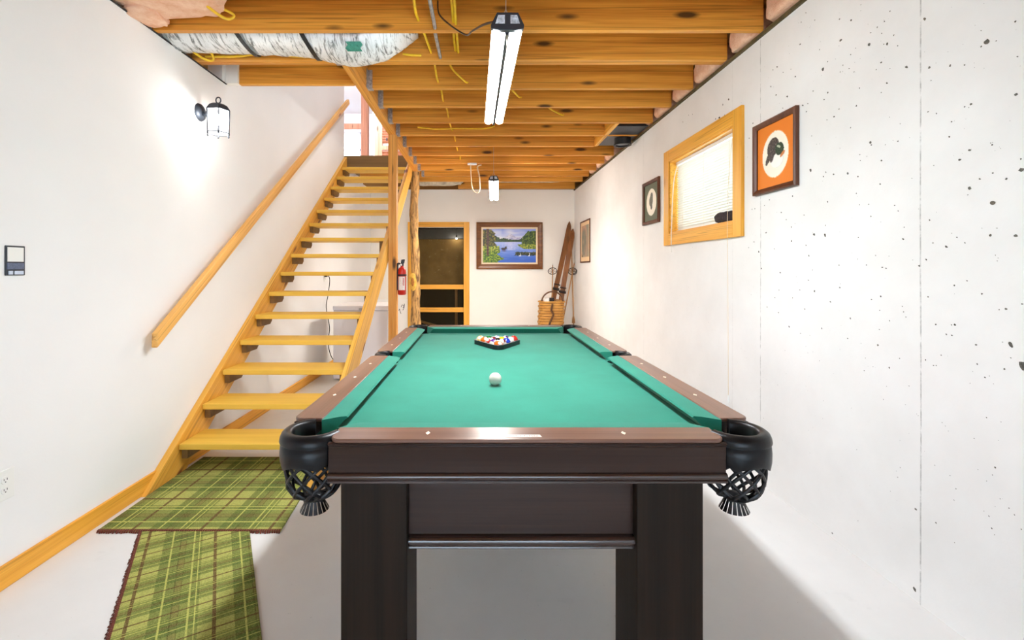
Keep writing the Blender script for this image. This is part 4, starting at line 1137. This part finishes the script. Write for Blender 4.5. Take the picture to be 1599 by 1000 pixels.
# ------------------------------------------------------------------ framed pictures
def picture(name, wall, u0, u1, z0, z1, fw, ft, fmat, colf, nu, nv, label, mat='print_paper', liner=None):
    """wall 'r' = right wall (u runs along +Y towards the back, seen mirrored), 'b' = back wall (u along X)"""
    if wall == 'r': P = lambda u, z, d: (XR - d, u, z)
    else: P = lambda u, z, d: (u, YB - d, z)
    t = thing(name, P((u0 + u1) / 2, z0, 0.0), label, 'picture')
    prof = [(0.0, 0.001), (0.0, ft * 0.8), (fw * 0.25, ft), (fw * 0.6, ft * 0.85), (fw, ft * 0.55), (fw, 0.001)]
    cs = [(u0, z0, 1, 1), (u1, z0, -1, 1), (u1, z1, -1, -1), (u0, z1, 1, -1)]
    for k in range(4):
        a, b_ = cs[k], cs[(k + 1) % 4]
        rows = [[P(q[0] + q[2] * w, q[1] + q[3] * w, d) for w, d in prof] for q in (a, b_)]
        MB().grid(rows, close_u=True, cap=True).build('frame_side', fmat, t)
    i0, i1, j0, j1 = u0 + fw, u1 - fw, z0 + fw, z1 - fw
    if liner:
        lw = liner[1]
        m = MB()
        for k in range(4):
            qs = [(i0, j0, 1, 1), (i1, j0, -1, 1), (i1, j1, -1, -1), (i0, j1, 1, -1)]
            a, b_ = qs[k], qs[(k + 1) % 4]
            m.grid([[P(q[0] + q[2] * w, q[1] + q[3] * w, d) for w, d in ((0, 0.002), (0, ft * 0.5), (lw, ft * 0.4), (lw, 0.002))] for q in (a, b_)], close_u=True, cap=True)
        m.build('liner', liner[0], t)
        i0 += lw; i1 -= lw; j0 += lw; j1 -= lw
    rows, cols = [], []
    for j in range(nv + 1):
        row = []
        for i in range(nu + 1):
            s_, q = i / nu, j / nv
            row.append(P(i0 + (i1 - i0) * s_, j0 + (j1 - j0) * q, 0.006))
            cols.append(lin(colf((1 - s_) if wall == 'r' else s_, q)))
        rows.append(row)
    MB().grid(rows).build('canvas' if mat == 'oil_paint' else 'print', mat, t, cols=cols)
    return t
def mixc(a, b_, f):
    f = max(0.0, min(1.0, f)); return tuple(x + (y - x) * f for x, y in zip(a, b_))
def nz(x, y, s=0.0): return noise.noise(Vector((x, y, s)))
def landscape(u, v):
    y = 1 - v                                        # 0 top .. 1 bottom
    n1 = nz(u * 14, y * 14, 1); n2 = nz(u * 34, y * 30, 5)
    # sky
    c = mixc((118, 140, 224), (206, 212, 232), y / 0.30 + 0.25 * nz(u * 4, y * 9, 2))
    if u > 0.10 and y < 0.32: c = mixc(c, (236, 236, 236), 0.7 * max(0, nz(u * 5, y * 12, 8) + 0.25 + (0.3 if u < 0.35 else 0)))
    # distant mountain
    ridge = 0.28 - 0.13 * max(0, 1 - abs(u - 0.52) / 0.15) - 0.03 * max(0, 1 - abs(u - 0.70) / 0.12) + 0.015 * n1
    if y > ridge and y < 0.36: c = mixc((150, 152, 196), (214, 212, 226), 0.5 + n2 + (0.3 if u < 0.52 else -0.1))
    # dark tree line
    tl = 0.33 - 0.12 * max(0, 1 - abs(u - 0.24) / 0.14) - 0.07 * max(0, (u - 0.66) / 0.1 if u < 0.76 else 1) + 0.03 * n2
    if 0.53 < u < 0.70: tl = 0.325 + 0.01 * n2
    elif 0.34 < u <= 0.53: tl = 0.27 + 0.04 * (u - 0.34) / 0.19 + 0.02 * n2
    if tl < y < 0.40: c = mixc((38, 56, 44), (66, 92, 44), 0.5 + 1.2 * n2)
    # water
    if y >= 0.385:
        w = (y - 0.385) / 0.615
        c = mixc((172, 186, 236), (58, 100, 196), w * 1.2 + 0.25 * nz(u * 6, y * 40, 4))
        if abs(u - 0.52) < 0.16 and y < 0.62: c = mixc(c, (212, 212, 240), 0.55 * (1 - abs(u - 0.52) / 0.16) + 0.4 * n2)
    # right shore trees and meadow
    if u > 0.74 + 0.02 * n1 - 0.05 * max(0, (y - 0.3)) and y < 0.52 and y > 0.06 + 0.35 * max(0, 0.86 - u) / 0.1 * 0.4 + 0.05 * n1:
        c = mixc((36, 60, 26), (120, 138, 44), 0.35 + 1.3 * n2 + 0.4 * n1)
    if u > 0.66 + 0.05 * nz(y * 20, u * 3, 3) and 0.46 < y < 0.60 and u > 0.62 + (y - 0.46) * 1.1: c = mixc((70, 100, 34), (176, 178, 62), 0.5 + 1.4 * n2)
    if u > 0.60 + 0.04 * n1 and 0.685 < y + 0.02 * n2 < 0.79: c = mixc((34, 48, 30), (104, 96, 52), 0.3 + 1.2 * n2)
    # left forest, bush and bank
    if u < 0.24 + 0.04 * n1 and y < 0.62 and y > 0.02 + max(0, (u - 0.16) * 1.6): c = mixc((44, 52, 26), (150, 138, 48), 0.35 + 1.3 * n2 + 0.3 * n1)
    if u < 0.33 + 0.03 * n1 and 0.50 < y < 0.66: c = mixc((70, 100, 30), (190, 196, 70), 0.5 + 1.4 * n2)
    if y > 0.66 and u < 0.30 + 0.05 * n1 + 0.08 * max(0, 1 - abs(y - 0.88) / 0.10): c = mixc((44, 84, 24), (156, 178, 48), 0.45 + 1.4 * n2)
    if 0.065 < u < 0.115 + 0.01 * n1 and y < 0.80: c = mixc((62, 44, 36), (106, 76, 60), 0.5 + n2)
    # duck with its reflection
    def el(cx, cy, rx, ry): return ((u - cx) / rx) ** 2 + ((y - cy) / ry) ** 2 < 1
    if el(0.395, 0.59, 0.055, 0.035) or el(0.435, 0.545, 0.018, 0.028): c = (48, 40, 46)
    if el(0.40, 0.65, 0.045, 0.022): c = mixc((90, 80, 120), c, 0.3)
    for cx in (0.70, 0.87):
        if el(cx, 0.80, 0.02, 0.014) or el(cx + 0.012, 0.76, 0.005, 0.04): c = (226, 228, 236)
    return c
picture('landscape_painting', 'b', -0.045, 1.105, 1.265, 2.080, 0.085, 0.045, 'frame_gold_wood', landscape, 110, 76, 'framed landscape painting of a mountain lake with a duck', 'oil_paint', ('cream_cord', 0.028))
def duck(matc, dark):
    def f(u, v):
        y = 1 - v
        e = ((u - 0.5) / 0.355) ** 2 + ((y - 0.5) / 0.36) ** 2
        if e > 1.0: return matc if e > 1.06 else mixc(matc, (250, 240, 210), 0.5)
        c = (246, 240, 222)
        n2 = nz(u * 50, y * 50, 2)
        def el(cx, cy, rx, ry, a=0.0):
            dx, dy = u - cx, y - cy; ca, sa = math.cos(a), math.sin(a)
            return ((dx * ca + dy * sa) / rx) ** 2 + ((-dx * sa + dy * ca) / ry) ** 2 < 1
        if dark:
            if el(0.48, 0.46, 0.13, 0.16, 0.3) or el(0.52, 0.34, 0.09, 0.10) or el(0.5, 0.62, 0.07, 0.08): c = mixc((70, 70, 60), (132, 128, 110), 0.5 + n2)
            return c
        if el(0.56, 0.60, 0.17, 0.12): c = (232, 230, 222)
        if el(0.54, 0.60, 0.165, 0.115): c = (248, 246, 238)
        if el(0.44, 0.38, 0.17, 0.14, -0.6) or el(0.34, 0.50, 0.17, 0.055, -0.9) or el(0.42, 0.52, 0.05, 0.10, 0.5): c = mixc((50, 44, 42), (120, 108, 100), 0.35 + 1.3 * n2)
        if el(0.62, 0.44, 0.12, 0.10, 0.3): c = mixc((34, 54, 38), (64, 84, 58), 0.5 + n2)
        if el(0.60, 0.40, 0.05, 0.018, 0.4): c = (190, 196, 170)
        if el(0.70, 0.535, 0.075, 0.028, -0.5): c = (206, 130, 70)
        return c
    return f
picture('duck_print', 'r', 2.372, 2.745, 1.706, 2.122, 0.030, 0.026, 'frame_wood', duck((232, 128, 34), False), 84, 92, 'framed duck print on a bright orange mat, right of the window')
picture('bird_print', 'r', 4.19, 4.60, 1.703, 2.122, 0.032, 0.026, 'frame_wood', duck((92, 98, 72), True), 70, 76, 'small framed bird print on a dark green mat')
def chart(u, v):
    y = 1 - v
    if u < 0.10 or u > 0.92 or y < 0.08 or y > 0.88: return (238, 206, 160)
    c = mixc((196, 150, 122), (150, 146, 128), 0.5 + 1.2 * nz(u * 3, y * 4, 6))
    if ((u - 0.38) / 0.26) ** 2 + ((y - 0.5) / 0.36) ** 2 < 1: c = mixc(c, (124, 124, 110), 0.6 + 0.6 * nz(u * 9, y * 9, 2))
    if u < 0.3 and y > 0.72 + u * 0.6: c = (104, 74, 58)
    return c
picture('tall_print', 'r', 6.82, 7.46, 1.366, 2.03, 0.022, 0.016, 'frame_wood', chart, 40, 50, 'pale tan framed print on the concrete wall by the skis')

# ------------------------------------------------------------------ skis, poles and pack basket in the far corner
def ski(name, b, tip, yaw, label):
    b = Vector(b); tip = Vector(tip); d = tip - b; L = d.length
    t = thing(name, b, label, 'ski', 'old wooden skis')
    zax = d.normalized(); xax = Vector((0, -1, 0)).cross(zax).normalized(); yax = zax.cross(xax)
    ca, sa = math.cos(yaw), math.sin(yaw); xa = xax * ca + yax * sa; ya = yax * ca - xax * sa
    secs = [(0.0, 0.036, 0.004, 0), (0.03, 0.044, 0.006, 0), (0.3, 0.042, 0.010, 0), (0.5, 0.040, 0.015, 0), (0.72, 0.042, 0.010, 0), (0.86, 0.047, 0.007, 0.004), (0.92, 0.046, 0.006, 0.02), (0.96, 0.036, 0.006, 0.045), (0.985, 0.018, 0.006, 0.07), (1.0, 0.004, 0.006, 0.085)]
    rows = []
    for s_, w, h, lift in secs:
        c_ = b + zax * (s_ * L) - ya * lift
        rows.append([c_ + xa * w * q + ya * h * e for q, e in ((-1, -0.6), (-0.1, -0.6), (0, -0.3), (0.1, -0.6), (1, -0.6), (1, 0.6), (0, 1), (-1, 0.6))])
    MB().grid(rows, close_u=True, cap=True).build('board', 'ski_wood', t, smooth=30)
    m = MB()
    for s_, w in ((0.44, 0.052), (0.47, 0.050)):
        c_ = b + zax * (s_ * L)
        for q in (-1, 1):
            m.tube([c_ + xa * w * q * 0.9 + ya * 0.0, c_ + xa * w * q + ya * 0.035], 0.006, 6)
        m.tube([c_ - xa * w + ya * 0.03, c_ + ya * 0.05, c_ + xa * w + ya * 0.03], 0.010, 6)
    m.tube([b + zax * (0.43 * L) - xa * 0.06 + ya * 0.02, b + zax * (0.43 * L) + xa * 0.06 + ya * 0.02], 0.014, 6)
    m.build('binding', 'binding_metal', t, smooth=50)
ski('ski', (1.07, 7.60, 0.03), (1.585, 7.84, 2.10), R(8), 'old brown wooden ski leaning in the corner, its tip the highest')
ski('ski', (1.24, 7.57, 0.03), (1.618, 7.83, 1.98), R(-10), 'old brown wooden ski leaning behind the pack basket, steeper one nearer the corner')
def ski_pole(b, tip, ring_s, label, flare=False):
    b, tip = Vector(b), Vector(tip); d = (tip - b).normalized(); L = (tip - b).length
    t = thing('ski_pole', b, label, 'ski pole', 'old ski poles')
    MB().tube([b, b + d * L * 0.5, tip], [0.010, 0.011, 0.008], 8).build('shaft', 'pole_wood', t, smooth=60)
    c_ = b + d * L * ring_s
    a = d.cross(Vector((0, 1, 0))).normalized(); e = d.cross(a).normalized(); e = (e + d * 0.9).normalized()
    MB().tube([c_ + (a * math.cos(k * 0.3142) + e * math.sin(k * 0.3142)) * 0.072 for k in range(21)], 0.006, 6).build('ring_basket', 'binding_metal', t, smooth=60)
    m = MB()
    for k in range(3):
        v = a * math.cos(k * 1.047) + e * math.sin(k * 1.047)
        m.tube([c_ - v * 0.072, c_ + v * 0.072], 0.004, 5)
    m.build('ring_straps', 'strap_leather', t)
    MB().tube([tip - d * 0.02, tip + d * 0.03], [0.005, 0.001], 6).build('spike', 'binding_metal', t)
    if flare:
        MB().tube([b + d * 0.34, b + d * 0.40, b + d * 0.46], [0.028, 0.024, 0.011], 10).build('hand_guard', 'pole_wood', t, smooth=60)
    m = MB().tube([b, b + d * 0.14], [0.018 if flare else 0.016, 0.013], 8); m.build('grip', 'pole_wood' if flare else 'strap_leather', t, smooth=60)
ski_pole((1.19, 7.50, 0.02), (1.24, 7.68, 1.33), 0.925, 'ski pole with round basket rising above the pack basket')
ski_pole((1.590, 7.62, 0.02), (1.588, 7.86, 1.84), 0.665, 'ski pole standing upright in the wall corner', True)
ski_pole((1.30, 7.50, 0.02), (1.628, 7.80, 1.36), 0.90, 'ski pole slanting across beside the skis')
bk = thing('pack_basket', (1.13, 7.30, 0), 'woven splint pack basket standing in the corner before the skis', 'basket')
def bk_ring(w, dp, z, n=28, wob=0.0, ph=0.0, lean=0.0):
    out = []
    for k in range(n):
        a = 2 * math.pi * k / n; cx, sx = math.cos(a), math.sin(a)
        q = 1 + wob * math.sin(n / 2 * a * 0.5 + ph)
        out.append((1.13 + lean + w * math.copysign(abs(cx) ** 0.6, cx) * q, 7.30 + dp * math.copysign(abs(sx) ** 0.6, sx) * q, z))
    return out
z = 0.02; i = 0
MB().grid([bk_ring(0.182, 0.134, 0.0005), bk_ring(0.186, 0.137, 0.02), bk_ring(0.188, 0.14, 0.35, lean=0.012), bk_ring(0.192, 0.14, 0.74, lean=0.03), bk_ring(0.185, 0.13, 0.74, lean=0.03), bk_ring(0.185, 0.13, 0.10)], close_u=True, cap=True).build('body', 'strap_leather', bk, smooth=50)
while z < 0.72:
    rr = bk_ring(0.198, 0.147, z + 0.018, 32, 0.035, math.pi * (i % 2), 0.03 * z / 0.74)
    r2 = bk_ring(0.198, 0.147, z, 32, 0.035, math.pi * (i % 2), 0.03 * z / 0.74); r3 = bk_ring(0.198, 0.147, z + 0.036, 32, 0.035, math.pi * (i % 2), 0.03 * z / 0.74)
    rr = [(1.13 + (x - 1.13) * 1.02, 7.30 + (y - 7.30) * 1.02, q) for x, y, q in rr]
    MB().grid([r2, rr, r3], close_u=True).build('weaver', 'basket_splint', bk, smooth=70)
    z += 0.042; i += 1
rim = bk_ring(0.205, 0.152, 0.745, 32, lean=0.03)
MB().tube(rim + [rim[0]], 0.012, 8).build('rim', 'basket_splint', bk, smooth=60)
MB().tube([(1.16 + 0.17 * math.cos(math.pi * k / 16), 7.20, 0.74 + 0.17 * math.sin(math.pi * k / 16)) for k in range(17)], 0.012, 8).build('hoop_handle', 'strap_leather', bk, smooth=60)
MB().tube(smooth_path([(1.15, 7.135, 0.72), (1.13, 7.13, 0.62), (1.16, 7.128, 0.55), (1.10, 7.13, 0.40), (1.06, 7.135, 0.18)]), 0.016, 6).build('carry_strap', 'strap_leather', bk, smooth=60)
for (x0, x1, y0, y1, h, mt, lab) in ((1.03, 1.11, 7.22, 7.30, 0.80, 'paper', 'white packet poking out of the pack basket'), (1.12, 1.19, 7.21, 7.29, 0.81, 'binding_metal', 'black box poking out of the pack basket'), (1.22, 1.26, 7.22, 7.30, 0.79, 'pole_wood', 'pale wooden block poking out of the pack basket')):
    o = box('basket_item', mt, (x0, x1, y0, y1, 0.11, h), bevel=0.006); tag(o, lab, 'packet')

# ------------------------------------------------------------------ things among the joists
# foil wrapped flexible duct in the bay by the stairwell
du = thing('flexible_duct', (-1.2, 2.85, 2.70), 'foil wrapped flexible duct sagging between the joists by the stairs', 'duct')
ctr = smooth_path([(-1.99, 2.852, 2.745), (-1.7, 2.852, 2.740), (-1.35, 2.852, 2.728), (-1.10, 2.852, 2.715), (-0.92, 2.852, 2.675), (-0.78, 2.852, 2.655), (-0.62, 2.852, 2.69), (-0.48, 2.852, 2.76), (-0.40, 2.852, 2.80)], 8)
rows = []
for i, p in enumerate(ctr):
    row = []
    s_ = i / (len(ctr) - 1); rz_ = 0.098 if s_ < 0.82 else 0.098 - 0.35 * (s_ - 0.82); ry_ = 0.16
    for k in range(28):
        a = 2 * math.pi * k / 28
        n_ = 1 + 0.06 * noise.noise(Vector((p.x * 14, math.cos(a) * 1.5, math.sin(a) * 1.5))) + 0.035 * noise.noise(Vector((p.x * 45, math.cos(a) * 2, math.sin(a) * 2)))
        z = p.z + rz_ * math.sin(a) * n_
        row.append((p.x, p.y + ry_ * math.cos(a) * n_, min(z, 2.843)))
    rows.append(row)
MB().grid(rows, close_u=True, cap=True).build('foil_sleeve', 'duct_foil', du, smooth=70)
for x, zc in ((-1.47, 2.732), (-1.07, 2.706)):
    m = MB(); rr = []
    for dx in (-0.014, 0.014):
        rr.append([(x + dx + 0.10 * (1 - math.sin(a)) * 0.5 - 0.05, 2.852 + 0.172 * math.cos(a), min(2.843, zc + 0.110 * math.sin(a))) for a in [math.pi * 2 * k / 24 for k in range(24)]])
    m.grid(rr, close_u=True).build('strap', 'black_plastic', du)
m = MB(); rr = []
for dx in (0.0, 0.03, 0.06, 0.09):
    rr.append([(-0.79 + dx + 0.01 * math.sin(k * 2.1), 2.852 - 0.175 * math.cos(a), 2.66 - 0.104 * math.sin(a)) for k, a in enumerate((0.45, 0.6, 0.75, 0.9))])
m.grid(rr).build('printed_mark', 'teal_print', du, smooth=70)

# insulation
def batt(c, size, seed, label, name='insulation_batt', mat='pink_insulation', amp=0.22):
    o = lump((0, 0, 0), size, amp, 1.8, 26, 18, seed, 0.55).build(name, mat, None, loc=c, smooth=80)
    me = o.data
    for v in me.vertices:
        if v.co.z + c[2] > 2.842: v.co.z = 2.842 - c[2]
    return tag(o, label, 'insulation', 'insulation between the joists')
for i, k in enumerate((-1, 0, 1, 2, 3, 4, 7, 8, 9)):
    y0 = joist_y(k) + 0.04; y1 = joist_y(k + 1)
    if k == 0: y0, y1 = 2.69, 3.018
    if k == 1: y0, y1 = 3.10, 3.525
    nm = {-1: 'pink insulation batt over the concrete wall at the top edge of the picture', 0: 'pink insulation batt in the first bay behind the nearest joist, over the concrete wall', 1: 'pink insulation batt in the second bay over the concrete wall', 2: 'pink insulation batt in the third bay over the concrete wall', 3: 'pink insulation batt in the fourth bay over the concrete wall', 4: 'pink insulation batt just before the black vent', 7: 'pink insulation batt just beyond the black vent', 8: 'pink insulation batt two bays beyond the black vent', 9: 'pink insulation batt furthest along the concrete wall'}[k]
    batt((1.715, (y0 + y1) / 2, 2.752), (0.095, (y1 - y0) / 2 * 0.93, 0.088), 2.0 + i, nm, amp=0.10)
batt((-1.69, 2.43, 2.755), (0.29, 0.17, 0.085), 21.0, 'large pink insulation batt bulging over the plaster wall', amp=0.16)
batt((-1.84, 2.52, 2.685), (0.08, 0.10, 0.045), 27.0, 'small pink insulation tuft resting on the plaster wall top', amp=0.2)
batt((-0.70, 7.50, 2.745), (0.42, 0.13, 0.10), 31.0, 'grey paper faced insulation hanging above the crawlspace doorway', mat='back_insulation', amp=0.15)
batt((0.75, 7.55, 2.775), (0.80, 0.12, 0.065), 35.0, 'pale insulation strip above the landscape painting', mat='back_insulation', amp=0.22)

# black vent box in the joist bay over the window
vt = thing('vent_box', (1.48, 4.80, 2.66), 'black vent box with a round collar between the joists over the window', 'vent')
MB().prism([(1.345, 2.668), (1.40, 2.78), (1.60, 2.78), (1.645, 2.668)], 'y', 4.46, 5.12).build('hood', 'fixture_black', vt, bevel=0.006)
MB().prism([(1.342, 2.660), (1.342, 2.668), (1.648, 2.668), (1.648, 2.660)], 'y', 4.44, 5.14).build('flange', 'fixture_black', vt)
MB().lathe([(0.085, 2.66), (0.085, 2.60), (0.092, 2.598), (0.092, 2.585), (0.070, 2.585), (0.070, 2.63)], 28, (1.53, 4.86, 0)).build('collar', 'black_plastic', vt, smooth=40)
MB().lathe([(0.0005, 2.605), (0.068, 2.605), (0.068, 2.60), (0.0005, 2.60)], 24, (1.53, 4.86, 0)).build('damper', 'fixture_grey', vt)

# cables through the joists
def cable(pts, r, mat, label, name='electrical_cable', cat='cable', group='yellow cables among the joists', n=5):
    o = MB().tube(smooth_path(pts, n), r, 6).build(name, mat, None, smooth=70)
    return tag(o, label, cat, group)
def run(x0, x1, ya, yb, z, sag, seedv):
    p = []; rg = random.Random(seedv); y = ya; i = 0
    nseg = max(2, int((yb - ya) / 0.21))
    for i in range(nseg + 1):
        f = i / nseg
        p.append((x0 + (x1 - x0) * f + rg.uniform(-0.012, 0.012), ya + (yb - ya) * f, z - (sag if i % 2 else 0) + rg.uniform(-0.006, 0.006)))
    return p
cable(run(-0.36, -0.24, 1.9, 6.3, 2.73, 0.03, 3), 0.008, 'yellow_cable', 'long yellow cable running away through all the joists')
cable(run(-0.17, -0.155, 1.6, 3.09, 2.735, 0.03, 5), 0.0085, 'yellow_cable', 'yellow cable beside the shop light, outer of a close pair')
cable(run(-0.148, -0.128, 1.6, 3.09, 2.725, 0.035, 8), 0.0085, 'yellow_cable', 'yellow cable beside the shop light, inner of a close pair')
cable([(-0.22, 3.30, 2.80), (-0.20, 3.34, 2.74), (-0.13, 3.42, 2.70), (-0.09, 3.50, 2.70), (-0.05, 3.515, 2.72)], 0.008, 'yellow_cable', 'short yellow cable looping down past the second joist')
cable([(0.20, 3.70, 2.79), (0.27, 3.74, 2.74), (0.33, 3.82, 2.715), (0.36, 3.88, 2.73)], 0.008, 'yellow_cable', 'short yellow cable end behind the middle of the shop light')
cable([(0.62, 4.15, 2.75), (0.68, 4.2, 2.73), (0.78, 4.28, 2.715), (0.80, 4.31, 2.73)], 0.008, 'yellow_cable', 'short yellow cable end near the black vent')
cable([(-0.62, 4.60, 2.70), (-0.45, 4.62, 2.688), (-0.2, 4.64, 2.70), (0.05, 4.63, 2.695), (0.16, 4.62, 2.72)], 0.008, 'yellow_cable', 'yellow cable stretched along a joist below the far end of the shop light')
cable([(-1.86, 2.74, 2.70), (-1.80, 2.95, 2.64), (-1.74, 2.99, 2.65), (-1.70, 2.78, 2.70), (-1.68, 2.72, 2.76)], 0.008, 'yellow_cable', 'yellow cable looped around the duct by the plaster wall')
cable([(-1.80, 3.00, 2.668), (-1.60, 2.995, 2.665), (-1.42, 3.0, 2.69), (-1.30, 3.0, 2.678), (-1.12, 2.998, 2.665), (-1.0, 3.0, 2.70)], 0.008, 'yellow_cable', 'yellow cable stapled along the doubled joist below the duct')
cable([(-1.62, 2.20, 2.76), (-1.52, 2.36, 2.72), (-1.44, 2.50, 2.672), (-1.40, 2.55, 2.668), (-1.38, 2.56, 2.70), (-1.46, 2.50, 2.72)], 0.008, 'yellow_cable', 'yellow cable drooping across the pink insulation')
cable([(-0.50, 3.0, 2.685), (-0.44, 2.99, 2.672), (-0.38, 3.0, 2.675)], 0.008, 'yellow_cable', 'yellow cable tip at the end of the duct')
for i, (ya, yb, lab) in enumerate(((1.4, 2.66, 'grey steel conduit ending at the nearest full joist'), (2.69, 3.10, 'short grey steel conduit between two joists'))):
    o = MB().tube([(-0.262, ya, 2.678), (-0.255, yb, 2.668)], 0.011, 10).build('conduit', 'steel', None, smooth=60)
    tag(o, lab, 'conduit', 'steel conduits')
cable([(-0.235, 2.60, 2.80), (-0.225, 2.55, 2.70), (-0.16, 2.40, 2.56), (-0.065, 2.2, 2.40), (-0.03, 2.05, 2.34), (0.02, 1.8, 2.235), (0.07, 1.645, 2.165)], 0.0045, 'brown_cable', 'brown power cord swooping from the joists to the shop light', 'extension_cord', 'cord', None)
oc = thing('ceiling_outlet', (-0.09, 5.98, 2.64), 'white outlet bar under the joists with a hanging cord', 'outlet')
box('bar', 'white_plastic', (-0.15, -0.03, 5.95, 5.985, 2.630, 2.6545), oc, bevel=0.004)
MB().tube(smooth_path([(-0.11, 5.96, 2.63), (-0.105, 5.95, 2.50), (-0.09, 5.93, 2.33), (-0.04, 5.90, 2.255), (0.01, 5.87, 2.29), (0.005, 5.85, 2.45), (-0.02, 5.86, 2.58), (0.03, 5.84, 2.60)]), 0.007, 7).build('cord', 'cream_cord', oc, smooth=60)
